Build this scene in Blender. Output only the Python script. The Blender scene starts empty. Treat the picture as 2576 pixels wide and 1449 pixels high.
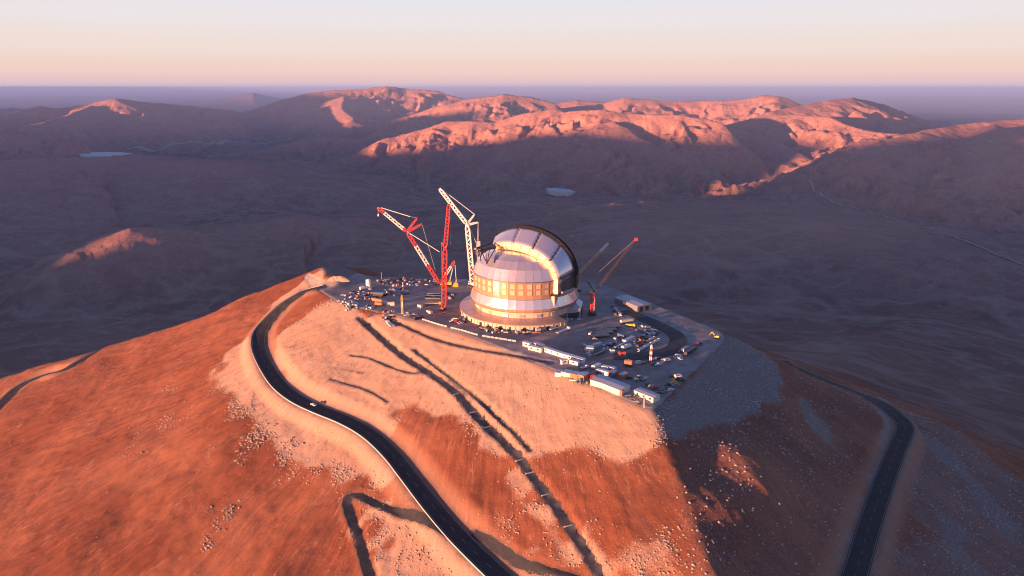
import bpy, math, random
import numpy as np
from mathutils import Vector, Matrix

scene = bpy.context.scene
COL = scene.collection
random.seed(7)

# ------------------------------------------------------------------ camera
PITCH = math.radians(16.05)
CAM = np.array([0.0, 0.0, 186.8])
FPX = 700.0                                  # focal length in pixels of a 1024 px wide picture
cam_data = bpy.data.cameras.new('camera')
cam_data.sensor_width = 36.0
cam_data.lens = FPX / 1024.0 * 36.0
cam_data.clip_start = 1.0
cam_data.clip_end = 500000.0
cam = bpy.data.objects.new('camera', cam_data)
COL.objects.link(cam)
cam.location = CAM
cam.rotation_euler = (math.pi / 2 - PITCH, 0, 0)
scene.camera = cam

# ------------------------------------------------------------------ sun and sky
SUN_AZ = np.array([-0.81, -0.586])
SUN_AZ = SUN_AZ / np.linalg.norm(SUN_AZ)
SUN_EL = math.radians(2.7)
sun_dir = Vector((SUN_AZ[0] * math.cos(SUN_EL), SUN_AZ[1] * math.cos(SUN_EL), math.sin(SUN_EL)))
sl = bpy.data.lights.new('sun', 'SUN')
sl.energy = 5.0
sl.angle = math.radians(0.55)
sl.color = (1.0, 0.47, 0.255)
sun = bpy.data.objects.new('sun', sl)
COL.objects.link(sun)
sun.rotation_euler = (-sun_dir).to_track_quat('-Z', 'Y').to_euler()
sun.location = (-300, -200, 400)

world = bpy.data.worlds.new('World')
scene.world = world
world.use_nodes = True
wn = world.node_tree.nodes
wl = world.node_tree.links
wn.clear()
w_out = wn.new('ShaderNodeOutputWorld')
w_bg = wn.new('ShaderNodeBackground')
w_sky = wn.new('ShaderNodeTexSky')
w_sky.sky_type = 'NISHITA'
w_sky.sun_disc = False
w_sky.sun_elevation = SUN_EL
w_sky.sun_rotation = math.atan2(SUN_AZ[0], SUN_AZ[1])
w_sky.altitude = 3000
w_geo = wn.new('ShaderNodeTexCoord')
w_sep = wn.new('ShaderNodeSeparateXYZ')
wl.new(w_geo.outputs['Generated'], w_sep.inputs[0])
w_map = wn.new('ShaderNodeMapRange')
w_map.inputs['From Min'].default_value = -0.03
w_map.inputs['From Max'].default_value = 1.0
wl.new(w_sep.outputs['Z'], w_map.inputs['Value'])
w_ramp = wn.new('ShaderNodeValToRGB')
SKY_STOPS = [(-0.03, (0.36, 0.38, 0.52)), (0.000, (0.56, 0.46, 0.58)), (0.008, (0.76, 0.53, 0.54)), (0.022, (0.84, 0.61, 0.54)),
             (0.050, (0.83, 0.70, 0.64)), (0.085, (0.80, 0.74, 0.75)), (0.115, (0.75, 0.74, 0.80)),
             (0.18, (0.46, 0.52, 0.74)), (0.32, (0.21, 0.31, 0.64)), (0.6, (0.11, 0.19, 0.51)), (1.0, (0.07, 0.13, 0.42))]
els = w_ramp.color_ramp.elements
while len(els) > 1:
    els.remove(els[-1])
for i, (z, c) in enumerate(SKY_STOPS):
    p = (z + 0.03) / 1.03
    e = els[0] if i == 0 else els.new(p)
    e.position = p
    e.color = (c[0], c[1], c[2], 1)
w_ramp.color_ramp.interpolation = 'EASE'
wl.new(w_map.outputs['Result'], w_ramp.inputs['Fac'])
w_scale = wn.new('ShaderNodeMix')           # the twilight arch near the horizon, brought to the sky node's scale
w_scale.data_type = 'RGBA'
w_scale.blend_type = 'MULTIPLY'
w_scale.inputs['Factor'].default_value = 1.0
SKY_K = 3.55
w_scale.inputs[7].default_value = (SKY_K, SKY_K, SKY_K, 1)
wl.new(w_ramp.outputs['Color'], w_scale.inputs[6])
w_mix = wn.new('ShaderNodeMix')
w_mix.data_type = 'RGBA'
w_f = wn.new('ShaderNodeMapRange')
w_f.interpolation_type = 'SMOOTHSTEP'
w_f.inputs['From Min'].default_value = 0.25
w_f.inputs['From Max'].default_value = 0.6
w_f.inputs['To Max'].default_value = 0.35
wl.new(w_sep.outputs['Z'], w_f.inputs['Value'])
wl.new(w_f.outputs['Result'], w_mix.inputs['Factor'])
wl.new(w_scale.outputs[2], w_mix.inputs[6])
wl.new(w_sky.outputs['Color'], w_mix.inputs[7])
wl.new(w_mix.outputs[2], w_bg.inputs['Color'])
w_bg.inputs['Strength'].default_value = 0.09
wl.new(w_bg.outputs[0], w_out.inputs['Surface'])

vs = scene.view_settings
vs.view_transform = 'Standard'
vs.look = 'None'
vs.exposure = 1.72
vs.gamma = 1.0
vs.use_curve_mapping = False
scene.cycles.use_denoising = True
scene.cycles.max_bounces = 5
scene.cycles.volume_bounces = 1
scene.cycles.filter_width = 1.1

# ------------------------------------------------------------------ picture -> world helpers
cp, sp = math.cos(PITCH), math.sin(PITCH)
K = 1024.0 / 2576.0


def ray(px, py):
    """direction (array) through a point given in pixels of a 2576 px wide copy of the photograph"""
    px = np.asarray(px, float) * K
    py = np.asarray(py, float) * K
    a = (px - 512.0) / FPX
    b = -(py - 288.0) / FPX
    return np.stack([a, cp + b * sp, -sp + b * cp], -1)


def P(px, py, z=0.0):
    d = ray(px, py)
    return CAM + d * ((z - CAM[2]) / d[2])


def atY(px, py, Y):
    d = ray(px, py)
    return CAM + d * (Y / d[1])


def crop(x0, y0, s):                          # crop coordinates -> 2576 coordinates
    f = 2576.0 / 4096.0
    return lambda x, y: ((x0 + x / s) * f, (y0 + y / s) * f)


c1 = crop(1750, 850, 2029 / 700.0)
c2 = crop(1300, 1050, 2576 / 700.0)
c3 = crop(1450, 720, 1504 / 550.0)
c4 = crop(2050, 1150, 2463 / 850.0)
c5 = crop(2200, 1350, 2576 / 600.0)
c6 = crop(2250, 920, 1525 / 400.0)
c7 = crop(2480, 1240, 2341 / 420.0)

# ------------------------------------------------------------------ noise
def _hash(ix, iy, seed):
    h = (ix.astype(np.int64) * 374761393 + iy.astype(np.int64) * 668265263 + seed * 974634777) & 0xffffffff
    h = ((h ^ (h >> 13)) * 1274126177) & 0xffffffff
    h = (h ^ (h >> 16)) & 0xffff
    return h / 32767.5 - 1.0


def vnoise(x, y, seed=0):
    ix = np.floor(x)
    iy = np.floor(y)
    fx = x - ix
    fy = y - iy
    fx = fx * fx * fx * (fx * (fx * 6 - 15) + 10)
    fy = fy * fy * fy * (fy * (fy * 6 - 15) + 10)
    a = _hash(ix, iy, seed)
    b = _hash(ix + 1, iy, seed)
    c = _hash(ix, iy + 1, seed)
    d = _hash(ix + 1, iy + 1, seed)
    return (a * (1 - fx) + b * fx) * (1 - fy) + (c * (1 - fx) + d * fx) * fy


def fbm(x, y, oct=5, seed=0, gain=0.5):
    s = np.zeros_like(x)
    a = 1.0
    for i in range(oct):
        s += a * vnoise(x, y, seed + i * 17)
        x, y = 1.6 * x + 1.2 * y + 3.1, -1.2 * x + 1.6 * y + 7.7
        a *= gain
    return s


def ridged(x, y, oct=5, seed=0, gain=0.5):
    s = np.zeros_like(x)
    a = 1.0
    for i in range(oct):
        n = 1 - np.abs(vnoise(x, y, seed + i * 17))
        s += a * (n * n - 0.45)
        x, y = 1.6 * x + 1.2 * y + 3.1, -1.2 * x + 1.6 * y + 7.7
        a *= gain
    return s


def sstep(a, b, x):
    t = np.clip((x - a) / (b - a), 0, 1)
    return t * t * (3 - 2 * t)


# ------------------------------------------------------------------ node helpers
def new_mat(name):
    m = bpy.data.materials.new(name)
    m.use_nodes = True
    return m, m.node_tree.nodes, m.node_tree.links, m.node_tree.nodes['Principled BSDF']


def N(nodes, t, **kw):
    n = nodes.new(t)
    for k, v in kw.items():
        setattr(n, k, v)
    return n


def mixcol(nt, fac, a, b, blend='MIX'):
    n = nt.nodes.new('ShaderNodeMix')
    n.data_type = 'RGBA'
    n.blend_type = blend
    for sock, v in ((n.inputs[0], fac), (n.inputs[6], a), (n.inputs[7], b)):
        if hasattr(v, 'links') or isinstance(v, bpy.types.NodeSocket):
            nt.links.new(v, sock)
        elif isinstance(v, (int, float)):
            sock.default_value = v
        else:
            sock.default_value = (v[0], v[1], v[2], 1)
    return n.outputs[2]


def noise(nt, vec, scale, detail=4, rough=0.55):
    n = nt.nodes.new('ShaderNodeTexNoise')
    n.inputs['Scale'].default_value = scale
    n.inputs['Detail'].default_value = detail
    n.inputs['Roughness'].default_value = rough
    if vec is not None:
        nt.links.new(vec, n.inputs['Vector'])
    return n.outputs['Fac']


def rng(nt, v, a, b, c=0.0, d=1.0):
    n = nt.nodes.new('ShaderNodeMapRange')
    nt.links.new(v, n.inputs['Value'])
    n.inputs['From Min'].default_value = a
    n.inputs['From Max'].default_value = b
    n.inputs['To Min'].default_value = c
    n.inputs['To Max'].default_value = d
    return n.outputs['Result']


def math_n(nt, op, a, b=None):
    n = nt.nodes.new('ShaderNodeMath')
    n.operation = op
    for i, v in enumerate((a, b)):
        if v is None:
            continue
        if isinstance(v, (int, float)):
            n.inputs[i].default_value = v
        else:
            nt.links.new(v, n.inputs[i])
    return n.outputs[0]


MATS = {}


def paint(name, col, rough=0.55, metal=0.0, dirt=0.25, scale=0.6):
    """painted or bare surface with uneven, slightly dusty colour"""
    if name in MATS:
        return MATS[name]
    m, n, l, b = new_mat(name)
    nt = m.node_tree
    geo = N(n, 'ShaderNodeTexCoord')
    f = noise(nt, geo.outputs['Object'], scale, 5, 0.6)
    f2 = rng(nt, f, 0.35, 0.75, 0.0, dirt)
    dust = (0.30, 0.22, 0.17)
    c = mixcol(nt, f2, col, dust)
    l.new(c, b.inputs['Base Color'])
    b.inputs['Metallic'].default_value = metal
    r = rng(nt, f, 0.3, 0.7, max(0.05, rough - 0.08), min(1, rough + 0.1))
    l.new(r, b.inputs['Roughness'])
    MATS[name] = m
    return m


# ------------------------------------------------------------------ object helpers
def link(o, parent=None):
    COL.objects.link(o)
    if parent is not None:
        o.parent = parent
    return o


def tag(o, label=None, cat=None, group=None, kind=None):
    if label:
        o['label'] = label
    if cat:
        o['category'] = cat
    if group:
        o['group'] = group
    if kind:
        o['kind'] = kind
    return o


def thing(name, loc, label, cat, rz=0.0, group=None):
    o = bpy.data.objects.new(name, None)
    o.empty_display_size = 0.5
    link(o)
    o.location = loc
    o.rotation_euler = (0, 0, rz)
    return tag(o, label, cat, group)


class MB:
    def __init__(self):
        self.v = []
        self.f = []

    def quadbox(self, p):                      # eight corners: 0-3 bottom ring, 4-7 top ring
        n = len(self.v)
        self.v += [tuple(q) for q in p]
        self.f += [tuple(n + i for i in q) for q in ((3, 2, 1, 0), (4, 5, 6, 7), (0, 1, 5, 4), (1, 2, 6, 5), (2, 3, 7, 6), (3, 0, 4, 7))]
        return self

    def box(self, c, s, rz=0.0, taper=1.0):
        x, y, z = s[0] / 2, s[1] / 2, s[2] / 2
        ca, sa = math.cos(rz), math.sin(rz)
        p = []
        for dz, t in ((-z, 1.0), (z, taper)):
            for dx, dy in ((-x, -y), (x, -y), (x, y), (-x, y)):
                p.append((c[0] + (dx * ca - dy * sa) * t, c[1] + (dx * sa + dy * ca) * t, c[2] + dz))
        return self.quadbox(p)

    def bar(self, a, b, w, h=None, up=(0, 0, 1)):
        a, b = Vector(a), Vector(b)
        d = (b - a)
        if d.length < 1e-6:
            return self
        d.normalize()
        u = Vector(up)
        s = d.cross(u)
        if s.length < 1e-3:
            s = d.cross(Vector((1, 0, 0)))
        s.normalize()
        t = s.cross(d).normalized()
        h = h or w
        s = s * (w / 2)
        t = t * (h / 2)
        self.quadbox([a - s - t, a + s - t, a + s + t, a - s + t, b - s - t, b + s - t, b + s + t, b - s + t])
        n = len(self.f)
        return self

    def cyl(self, a, b, r0, r1=None, n=12, cap=True):
        a, b = Vector(a), Vector(b)
        r1 = r0 if r1 is None else r1
        d = (b - a).normalized()
        s = d.cross(Vector((0, 0, 1)))
        if s.length < 1e-3:
            s = Vector((1, 0, 0))
        s.normalize()
        t = d.cross(s)
        k = len(self.v)
        for c, r in ((a, r0), (b, r1)):
            for i in range(n):
                an = 2 * math.pi * i / n
                self.v.append(tuple(c + s * (r * math.cos(an)) + t * (r * math.sin(an))))
        for i in range(n):
            j = (i + 1) % n
            self.f.append((k + i, k + j, k + n + j, k + n + i))
        if cap:
            self.f.append(tuple(k + i for i in reversed(range(n))))
            self.f.append(tuple(k + n + i for i in range(n)))
        return self

    def prism(self, poly, y0, y1):             # polygon in x,z extruded along y
        k = len(self.v)
        n = len(poly)
        for y in (y0, y1):
            for x, z in poly:
                self.v.append((x, y, z))
        for i in range(n):
            j = (i + 1) % n
            self.f.append((k + i, k + j, k + n + j, k + n + i))
        self.f.append(tuple(k + i for i in reversed(range(n))))
        self.f.append(tuple(k + n + i for i in range(n)))
        return self

    def mesh(self, name, mat):
        m = bpy.data.meshes.new(name)
        m.from_pydata(self.v, [], self.f)
        import bmesh
        bm = bmesh.new()
        bm.from_mesh(m)
        bmesh.ops.recalc_face_normals(bm, faces=bm.faces)
        bm.to_mesh(m)
        bm.free()
        if mat:
            m.materials.append(mat)
        return m

    def build(self, name, mat, parent=None):
        o = bpy.data.objects.new(name, self.mesh(name, mat))
        return link(o, parent)


def grid_mesh(name, X, Y, Z, mat, attrs=None, wrap=False, smooth=True):
    r, c = X.shape
    me = bpy.data.meshes.new(name)
    co = np.stack([X, Y, Z], -1).reshape(-1, 3).astype(np.float32)
    idx = np.arange(r * c).reshape(r, c)
    if wrap:
        idx = np.concatenate([idx, idx[:, :1]], 1)
    q = np.stack([idx[:-1, :-1], idx[:-1, 1:], idx[1:, 1:], idx[1:, :-1]], -1).reshape(-1, 4)
    n = len(q)
    me.vertices.add(len(co))
    me.vertices.foreach_set('co', co.ravel())
    me.loops.add(n * 4)
    me.polygons.add(n)
    me.loops.foreach_set('vertex_index', q.ravel().astype(np.int32))
    me.polygons.foreach_set('loop_start', np.arange(0, n * 4, 4, dtype=np.int32))
    me.polygons.foreach_set('use_smooth', np.full(n, smooth))
    me.update(calc_edges=True)
    for k, a in (attrs or {}).items():
        at = me.attributes.new(k, 'FLOAT', 'POINT')
        at.data.foreach_set('value', a.ravel().astype(np.float32))
    me.materials.append(mat)
    o = bpy.data.objects.new(name, me)
    return link(o)


# ------------------------------------------------------------------ the summit hill as a height function
HC = np.array([-10.0, 560.0])
PLAIN = -750.0


def unit(a, b):
    l = math.hypot(a, b)
    return (a / l, b / l)


def plane(n, pt, s, z0=0.0):
    n = unit(*n)
    return lambda x, y: s * (n[0] * (x - pt[0]) + n[1] * (y - pt[1])) - z0


pL = P(835, 760)
pM = P(1135, 822)
pR = P(1640, 1030)
pE = P(1825, 850)
pB = P(925, 700)
F1a = plane((-(pL[1] - pM[1]), -(pM[0] - pL[0])), pL, 0.50)
F1b = plane((-(pM[1] - pR[1]), -(pR[0] - pM[0])), pR, 0.50)
F2 = plane((pE[1] - pR[1], -(pE[0] - pR[0])), pE, 0.49)
pN = P(1545, 737)
F3 = plane((-(pN[1] - pE[1]) * -1, -(pN[0] - pE[0])), (pE[0] + 8, pE[1] + 4), 0.55)
F3b = plane((0.10, 0.99), P(1000, 697), 0.62)
KN = P(808, 674, 9.0)
F4 = plane((-0.84, -0.54), KN, 0.53, 9.0)
F5 = plane((-0.50, 0.866), (KN[0], KN[1] + 6), 0.66, 6.0)


def softmax(a, b, k):
    m = np.maximum(a, b)
    return m + np.log1p(np.exp(-np.abs(a - b) / k)) * k


def hill_raw(x, y):
    f1 = -softmax(-F1a(x, y), -F1b(x, y), 3.0)
    t = softmax(f1, F2(x, y), 1.2)
    t = softmax(t, F3(x, y), 3.5)
    t = softmax(t, F3b(x, y), 3.5)
    t = softmax(t, F4(x, y), 3.0)
    t = softmax(t, F5(x, y), 4.0)
    tp = np.maximum(t, 0)
    z = -740.0 * (1 - np.exp(-tp / 740.0))
    # bare knoll next to the platform
    d = np.hypot(x - KN[0], (y - KN[1]) * 0.9)
    cone = 12.8 - 0.25 * np.sqrt(d * d + 220.0)
    kn = np.minimum(np.minimum(cone, 0.5 - 0.6 * (d - 50.0)), np.minimum(-F4(x, y), 1.0 - F5(x, y)))
    k2 = np.maximum(z, kn)
    # spur that catches the light on the shaded side
    k2 = k2 + 12.5 * np.exp(-((x - 139) ** 2 / 520.0 + (y - 351) ** 2 / 900.0)) + 4.2 * np.exp(-((x - 111) ** 2 + (y - 322) ** 2) / 260.0)
    return k2, t


def hill_z(x, y, detail=True):
    z, t = hill_raw(x, y)
    if detail:
        out = sstep(2.0, 40.0, t)
        th = np.arctan2(y - HC[1], x - HC[0])
        r = np.hypot(x - HC[0], y - HC[1])
        z = z + out * (fbm(x / 95.0, y / 95.0, 3, 5) * 3.2)
        z = z + out * ridged(th * 26 + fbm(x / 60, y / 60, 2, 9) * 0.8, r / 300.0, 2, 21) * 0.45
        z = z + out * ridged(th * 120 + fbm(x / 40, y / 40, 3, 19) * 2.5, r / 120.0, 3, 22) * 0.30
        z = z + (0.25 + 0.75 * sstep(0, 12, t)) * fbm(x / 9.0, y / 9.0, 4, 11) * 0.42
    return z


def cast(px, py, zfun, t0=150.0, t1=1600.0, n=2600):
    """points where picture rays meet the hill"""
    px = np.atleast_1d(np.asarray(px, float))
    py = np.atleast_1d(np.asarray(py, float))
    out = []
    ts = np.linspace(t0, t1, n)
    for a, b in zip(px, py):
        d = ray(a, b)
        q = CAM + ts[:, None] * d
        g = q[:, 2] - zfun(q[:, 0], q[:, 1])
        k = np.argmax(g < 0)
        if g[k] >= 0:
            k = int(np.argmin(np.abs(g)))
            out.append((q[k, 0], q[k, 1], float(zfun(q[k:k + 1, 0], q[k:k + 1, 1])[0])))
        else:
            k = max(k, 1)
            f = g[k - 1] / (g[k - 1] - g[k])
            c = q[k - 1] * (1 - f) + q[k] * f
            out.append(tuple(c))
    return np.array(out)


def resample(p, step):
    p = np.asarray(p, float)
    # Catmull-Rom then even spacing
    q = np.vstack([2 * p[0] - p[1], p, 2 * p[-1] - p[-2]])
    pts = []
    for i in range(1, len(q) - 2):
        a, b, c, d = q[i - 1], q[i], q[i + 1], q[i + 2]
        for t in np.linspace(0, 1, 14, endpoint=False):
            pts.append(0.5 * (2 * b + (c - a) * t + (2 * a - 5 * b + 4 * c - d) * t * t + (3 * b - a - 3 * c + d) * t ** 3))
    pts.append(q[-2])
    pts = np.array(pts)
    s = np.concatenate([[0], np.cumsum(np.linalg.norm(np.diff(pts[:, :2], axis=0), axis=1))])
    n = max(2, int(s[-1] / step))
    u = np.linspace(0, s[-1], n)
    return np.stack([np.interp(u, s, pts[:, k]) for k in range(pts.shape[1])], -1)


def smooth(a, n):
    if n < 2:
        return a
    k = np.ones(n) / n
    pad = np.concatenate([np.full(n, a[0]), a, np.full(n, a[-1])])
    return np.convolve(pad, k, 'same')[n:-n]


def hz_s(x, y):
    return hill_raw(x, y)[0]


ROADS = {}


def road_path(name, pix, half, blend, zsm=15, step=2.0, dz=0.0):
    pts = cast([p[0] for p in pix], [p[1] for p in pix], hz_s)
    q = resample(pts, step)
    q[:, 2] = smooth(hz_s(q[:, 0], q[:, 1]), zsm) + dz
    ROADS[name] = dict(p=q, half=half, blend=blend)
    return q


road_path('main', [(806, 716), (775, 728), (752, 742), (715, 770), (680, 805), (655, 840), (652, 875), (668, 915), (700, 965), (745, 1003),
                   (800, 1030), (870, 1058), (930, 1092), (985, 1142), (1030, 1198), (1090, 1275), (1150, 1345), (1215, 1410), (1290, 1480), (1350, 1530)], 6.3, 11.0, 25)
lp_ = cast([-70, -10, 50, 110, 170], [1095, 1030, 975, 943, 927], hz_s)
lp_ = np.vstack([lp_, lp_[-1] + np.array([[30, 45, 0], [75, 95, 0]])])
lq_ = resample(lp_, 2.0)
lq_[:, 2] = smooth(hz_s(lq_[:, 0], lq_[:, 1]), 31)
ROADS['left'] = dict(p=lq_, half=6.0, blend=8.0)
rp_ = cast([2120, 2150, 2185, 2225, 2256, 2276], [1520, 1449, 1330, 1210, 1130, 1078], hz_s)
e_ = rp_[-1]
rp_ = np.vstack([rp_, e_ + np.array([[4, 22, 0], [7, 48, 0], [12, 84, 0], [20, 140, 0], [30, 220, 0], [40, 330, 0]])])
rq_ = resample(rp_, 2.0)
rq_[:, 2] = smooth(hz_s(rq_[:, 0], rq_[:, 1]), 31)
ROADS['right'] = dict(p=rq_, half=7.4, blend=9.0)
TRACK = dict(
    ditch=[(905, 800), (928, 822), (965, 855), (1010, 893), (1060, 925), (1110, 958), (1150, 990), (1195, 1040), (1240, 1085), (1285, 1130),
           (1320, 1170), (1360, 1225), (1400, 1275), (1440, 1335), (1480, 1400), (1520, 1470)],
    gully=[(1040, 878), (1075, 905), (1120, 940), (1165, 975), (1210, 1010), (1250, 1048), (1290, 1085), (1332, 1132)],
    upper=[(975, 800), (1040, 830), (1095, 853), (1160, 870), (1240, 885), (1330, 900), (1385, 912)],
    shelf=[(880, 893), (925, 900), (975, 920), (1020, 935), (1072, 940)],
    rut=[(835, 955), (880, 968), (930, 985), (972, 1010)],
    rut2=[(830, 922), (870, 930), (910, 938)],
    hair=[(1165, 1368), (1120, 1345), (1060, 1315), (1000, 1290), (945, 1268), (905, 1248), (882, 1247), (873, 1262), (878, 1290), (898, 1345),
          (915, 1400), (935, 1470)],
    low=[(1190, 1330), (1225, 1345), (1265, 1375), (1310, 1405), (1370, 1432), (1450, 1455)],
)
road_path('ditch', TRACK['ditch'], 3.0, 1.8, 9, 1.2, -1.0)
road_path('gully', TRACK['gully'], 1.4, 1.2, 3, 1.0, -0.9)
road_path('upper', TRACK['upper'], 1.5, 2.2, 5, 1.2, -0.6)
road_path('shelf', TRACK['shelf'], 0.9, 1.8, 3, 1.2, -0.5)
road_path('rut', TRACK['rut'], 0.7, 1.5, 3, 1.2, -0.4)
road_path('rut2', TRACK['rut2'], 0.6, 1.3, 3, 1.2, -0.3)
road_path('hair', TRACK['hair'], 3.2, 2.0, 9, 1.2, -0.2)
road_path('low', TRACK['low'], 2.8, 1.8, 9, 1.2, -0.3)

# ------------------------------------------------------------------ hill mesh
GX0, GX1, GY0, GY1, GS = -735.0, 560.0, 195.0, 980.0, 1.5
gx = np.arange(GX0, GX1 + 0.1, GS)
gy = np.arange(GY0, GY1 + 0.1, GS)
HX, HY = np.meshgrid(gx, gy)
HZ = hill_z(HX, HY)
HT = hill_raw(HX, HY)[1]
track_a = np.zeros_like(HZ)
verge_a = np.zeros_like(HZ)
for name in ('upper', 'shelf', 'rut', 'rut2', 'gully', 'ditch', 'low', 'hair', 'left', 'right', 'main'):
    R = ROADS[name]
    reach = R['half'] + R['blend'] + 2
    D = np.full(HZ.shape, 1e9)
    ZR = np.zeros_like(HZ)
    wob = 0.0
    for x, y, z in R['p']:
        i0 = max(0, int((y - reach - GY0) / GS))
        i1 = min(len(gy), int((y + reach - GY0) / GS) + 2)
        j0 = max(0, int((x - reach - GX0) / GS))
        j1 = min(len(gx), int((x + reach - GX0) / GS) + 2)
        if i1 <= i0 or j1 <= j0:
            continue
        sx = HX[i0:i1, j0:j1] - x
        sy = HY[i0:i1, j0:j1] - y
        d = np.sqrt(sx * sx + sy * sy)
        w = D[i0:i1, j0:j1]
        m = d < w
        w[m] = d[m]
        ZR[i0:i1, j0:j1][m] = z
    near = D < reach
    big = name in ('main', 'left', 'right')
    Dn = D + (0 if big else fbm(HX / 5.0, HY / 5.0, 2, 31) * 0.8)
    f = 1 - sstep(R['half'], R['half'] + R['blend'], Dn)
    HZ = np.where(near, HZ * (1 - f) + ZR * f, HZ)
    if big:
        verge_a = np.maximum(verge_a, np.where(near, 1 - sstep(R['half'] + 2, reach, D), 0))
    else:
        track_a = np.maximum(track_a, np.where(near, (1 - sstep(R['half'] * 0.8, R['half'] + R['blend'] * 0.6, Dn)), 0))


def inside(poly, X, Y):
    r = np.zeros(X.shape, bool)
    n = len(poly)
    for i in range(n):
        x0, y0 = poly[i][:2]
        x1, y1 = poly[(i + 1) % n][:2]
        if y0 == y1:
            continue
        c = ((y0 > Y) != (y1 > Y)) & (X < (x1 - x0) * (Y - y0) / (y1 - y0) + x0)
        r ^= c
    return r


def area(pix, soft=3, warp=6.0, seed=3, scale=14.0):
    """ground patch outlined in the picture, laid on the hill, with a ragged edge"""
    pts = cast([p[0] for p in pix], [p[1] for p in pix], hz_s)
    wx = HX + fbm(HX / scale, HY / scale, 4, seed) * warp
    wy = HY + fbm(HX / scale, HY / scale, 4, seed + 50) * warp
    m = inside(pts, wx, wy).astype(float)
    for _ in range(soft):
        m[1:-1, 1:-1] = (m[1:-1, 1:-1] * 2 + m[:-2, 1:-1] + m[2:, 1:-1] + m[1:-1, :-2] + m[1:-1, 2:]) / 6
    return m


pale_a = area([(835, 757), (930, 800), (1060, 793), (1135, 818), (1310, 862), (1400, 910), (1640, 1025), (1668, 1070), (1640, 1135), (1565, 1172),
               (1500, 1152), (1420, 1130), (1345, 1140), (1290, 1155), (1235, 1152), (1180, 1100), (1110, 1042), (1020, 1008), (985, 1035), (1000, 1085),
               (960, 1085), (880, 1045), (770, 1003), (705, 945), (680, 890), (700, 840), (770, 790)], 14, 5.0)
pale_a = np.maximum(pale_a, area([(550, 905), (600, 862), (640, 850), (655, 890), (700, 985), (800, 1045), (900, 1090), (985, 1160), (1020, 1215), (930, 1225),
                                  (860, 1212), (790, 1168), (700, 1128), (640, 1075), (612, 1020), (560, 965)], 14, 7.0, 13))
pale_a = np.maximum(pale_a, 0.75 * area([(860, 1235), (960, 1240), (1130, 1330), (1260, 1440), (1330, 1449), (1280, 1500), (1000, 1500), (950, 1400), (900, 1300)], 8, 9.0, 14))
pale_a = np.maximum(pale_a, 0.65 * area([(1190, 1310), (1290, 1360), (1420, 1430), (1520, 1449), (1470, 1360), (1390, 1250), (1330, 1180), (1310, 1150), (1290, 1180), (1350, 1270),
                                         (1420, 1370), (1440, 1420), (1300, 1350), (1230, 1300)], 6, 7.0, 15))
pale_a = np.maximum(pale_a, 0.5 * area([(1540, 1500), (1530, 1440), (1600, 1350), (1690, 1330), (1710, 1400), (1700, 1500)], 8, 10.0, 16))
knoll_shade_a = area([(803, 672), (860, 672), (910, 690), (925, 700), (880, 705), (830, 700)], 3, 3.0, 18)  # right face of the knoll, its shade painted in rock grey
pale_a = np.maximum(pale_a, 0.9 * area([(775, 700), (800, 672), (830, 690), (790, 715), (700, 770), (660, 800), (690, 760)], 4, 4.0, 17))
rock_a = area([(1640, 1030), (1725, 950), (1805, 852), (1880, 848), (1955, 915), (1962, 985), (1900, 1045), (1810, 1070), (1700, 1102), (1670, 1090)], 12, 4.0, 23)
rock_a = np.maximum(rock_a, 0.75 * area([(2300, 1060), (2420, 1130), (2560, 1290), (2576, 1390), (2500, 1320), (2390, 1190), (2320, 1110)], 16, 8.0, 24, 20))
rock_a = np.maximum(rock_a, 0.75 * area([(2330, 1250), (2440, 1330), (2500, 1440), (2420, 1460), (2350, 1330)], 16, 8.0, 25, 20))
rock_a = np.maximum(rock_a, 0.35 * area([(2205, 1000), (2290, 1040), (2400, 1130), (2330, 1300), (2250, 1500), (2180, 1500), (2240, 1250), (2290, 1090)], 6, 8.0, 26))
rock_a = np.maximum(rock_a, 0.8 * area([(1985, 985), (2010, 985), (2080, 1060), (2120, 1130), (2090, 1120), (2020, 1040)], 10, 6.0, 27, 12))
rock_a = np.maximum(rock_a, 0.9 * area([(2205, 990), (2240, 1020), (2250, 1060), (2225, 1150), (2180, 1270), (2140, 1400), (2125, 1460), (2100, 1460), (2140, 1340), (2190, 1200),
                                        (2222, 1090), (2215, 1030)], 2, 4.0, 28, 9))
rock_a = np.maximum(rock_a, 0.8 * knoll_shade_a)
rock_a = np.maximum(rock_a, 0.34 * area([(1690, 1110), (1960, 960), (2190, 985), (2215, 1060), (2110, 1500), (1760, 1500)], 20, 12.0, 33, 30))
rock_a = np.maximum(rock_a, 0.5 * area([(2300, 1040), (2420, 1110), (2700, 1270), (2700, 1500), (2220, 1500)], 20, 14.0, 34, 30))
pad_a = sstep(2.0, -1.0, HT) * (1 - sstep(2.0, 4.5, HZ))
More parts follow.
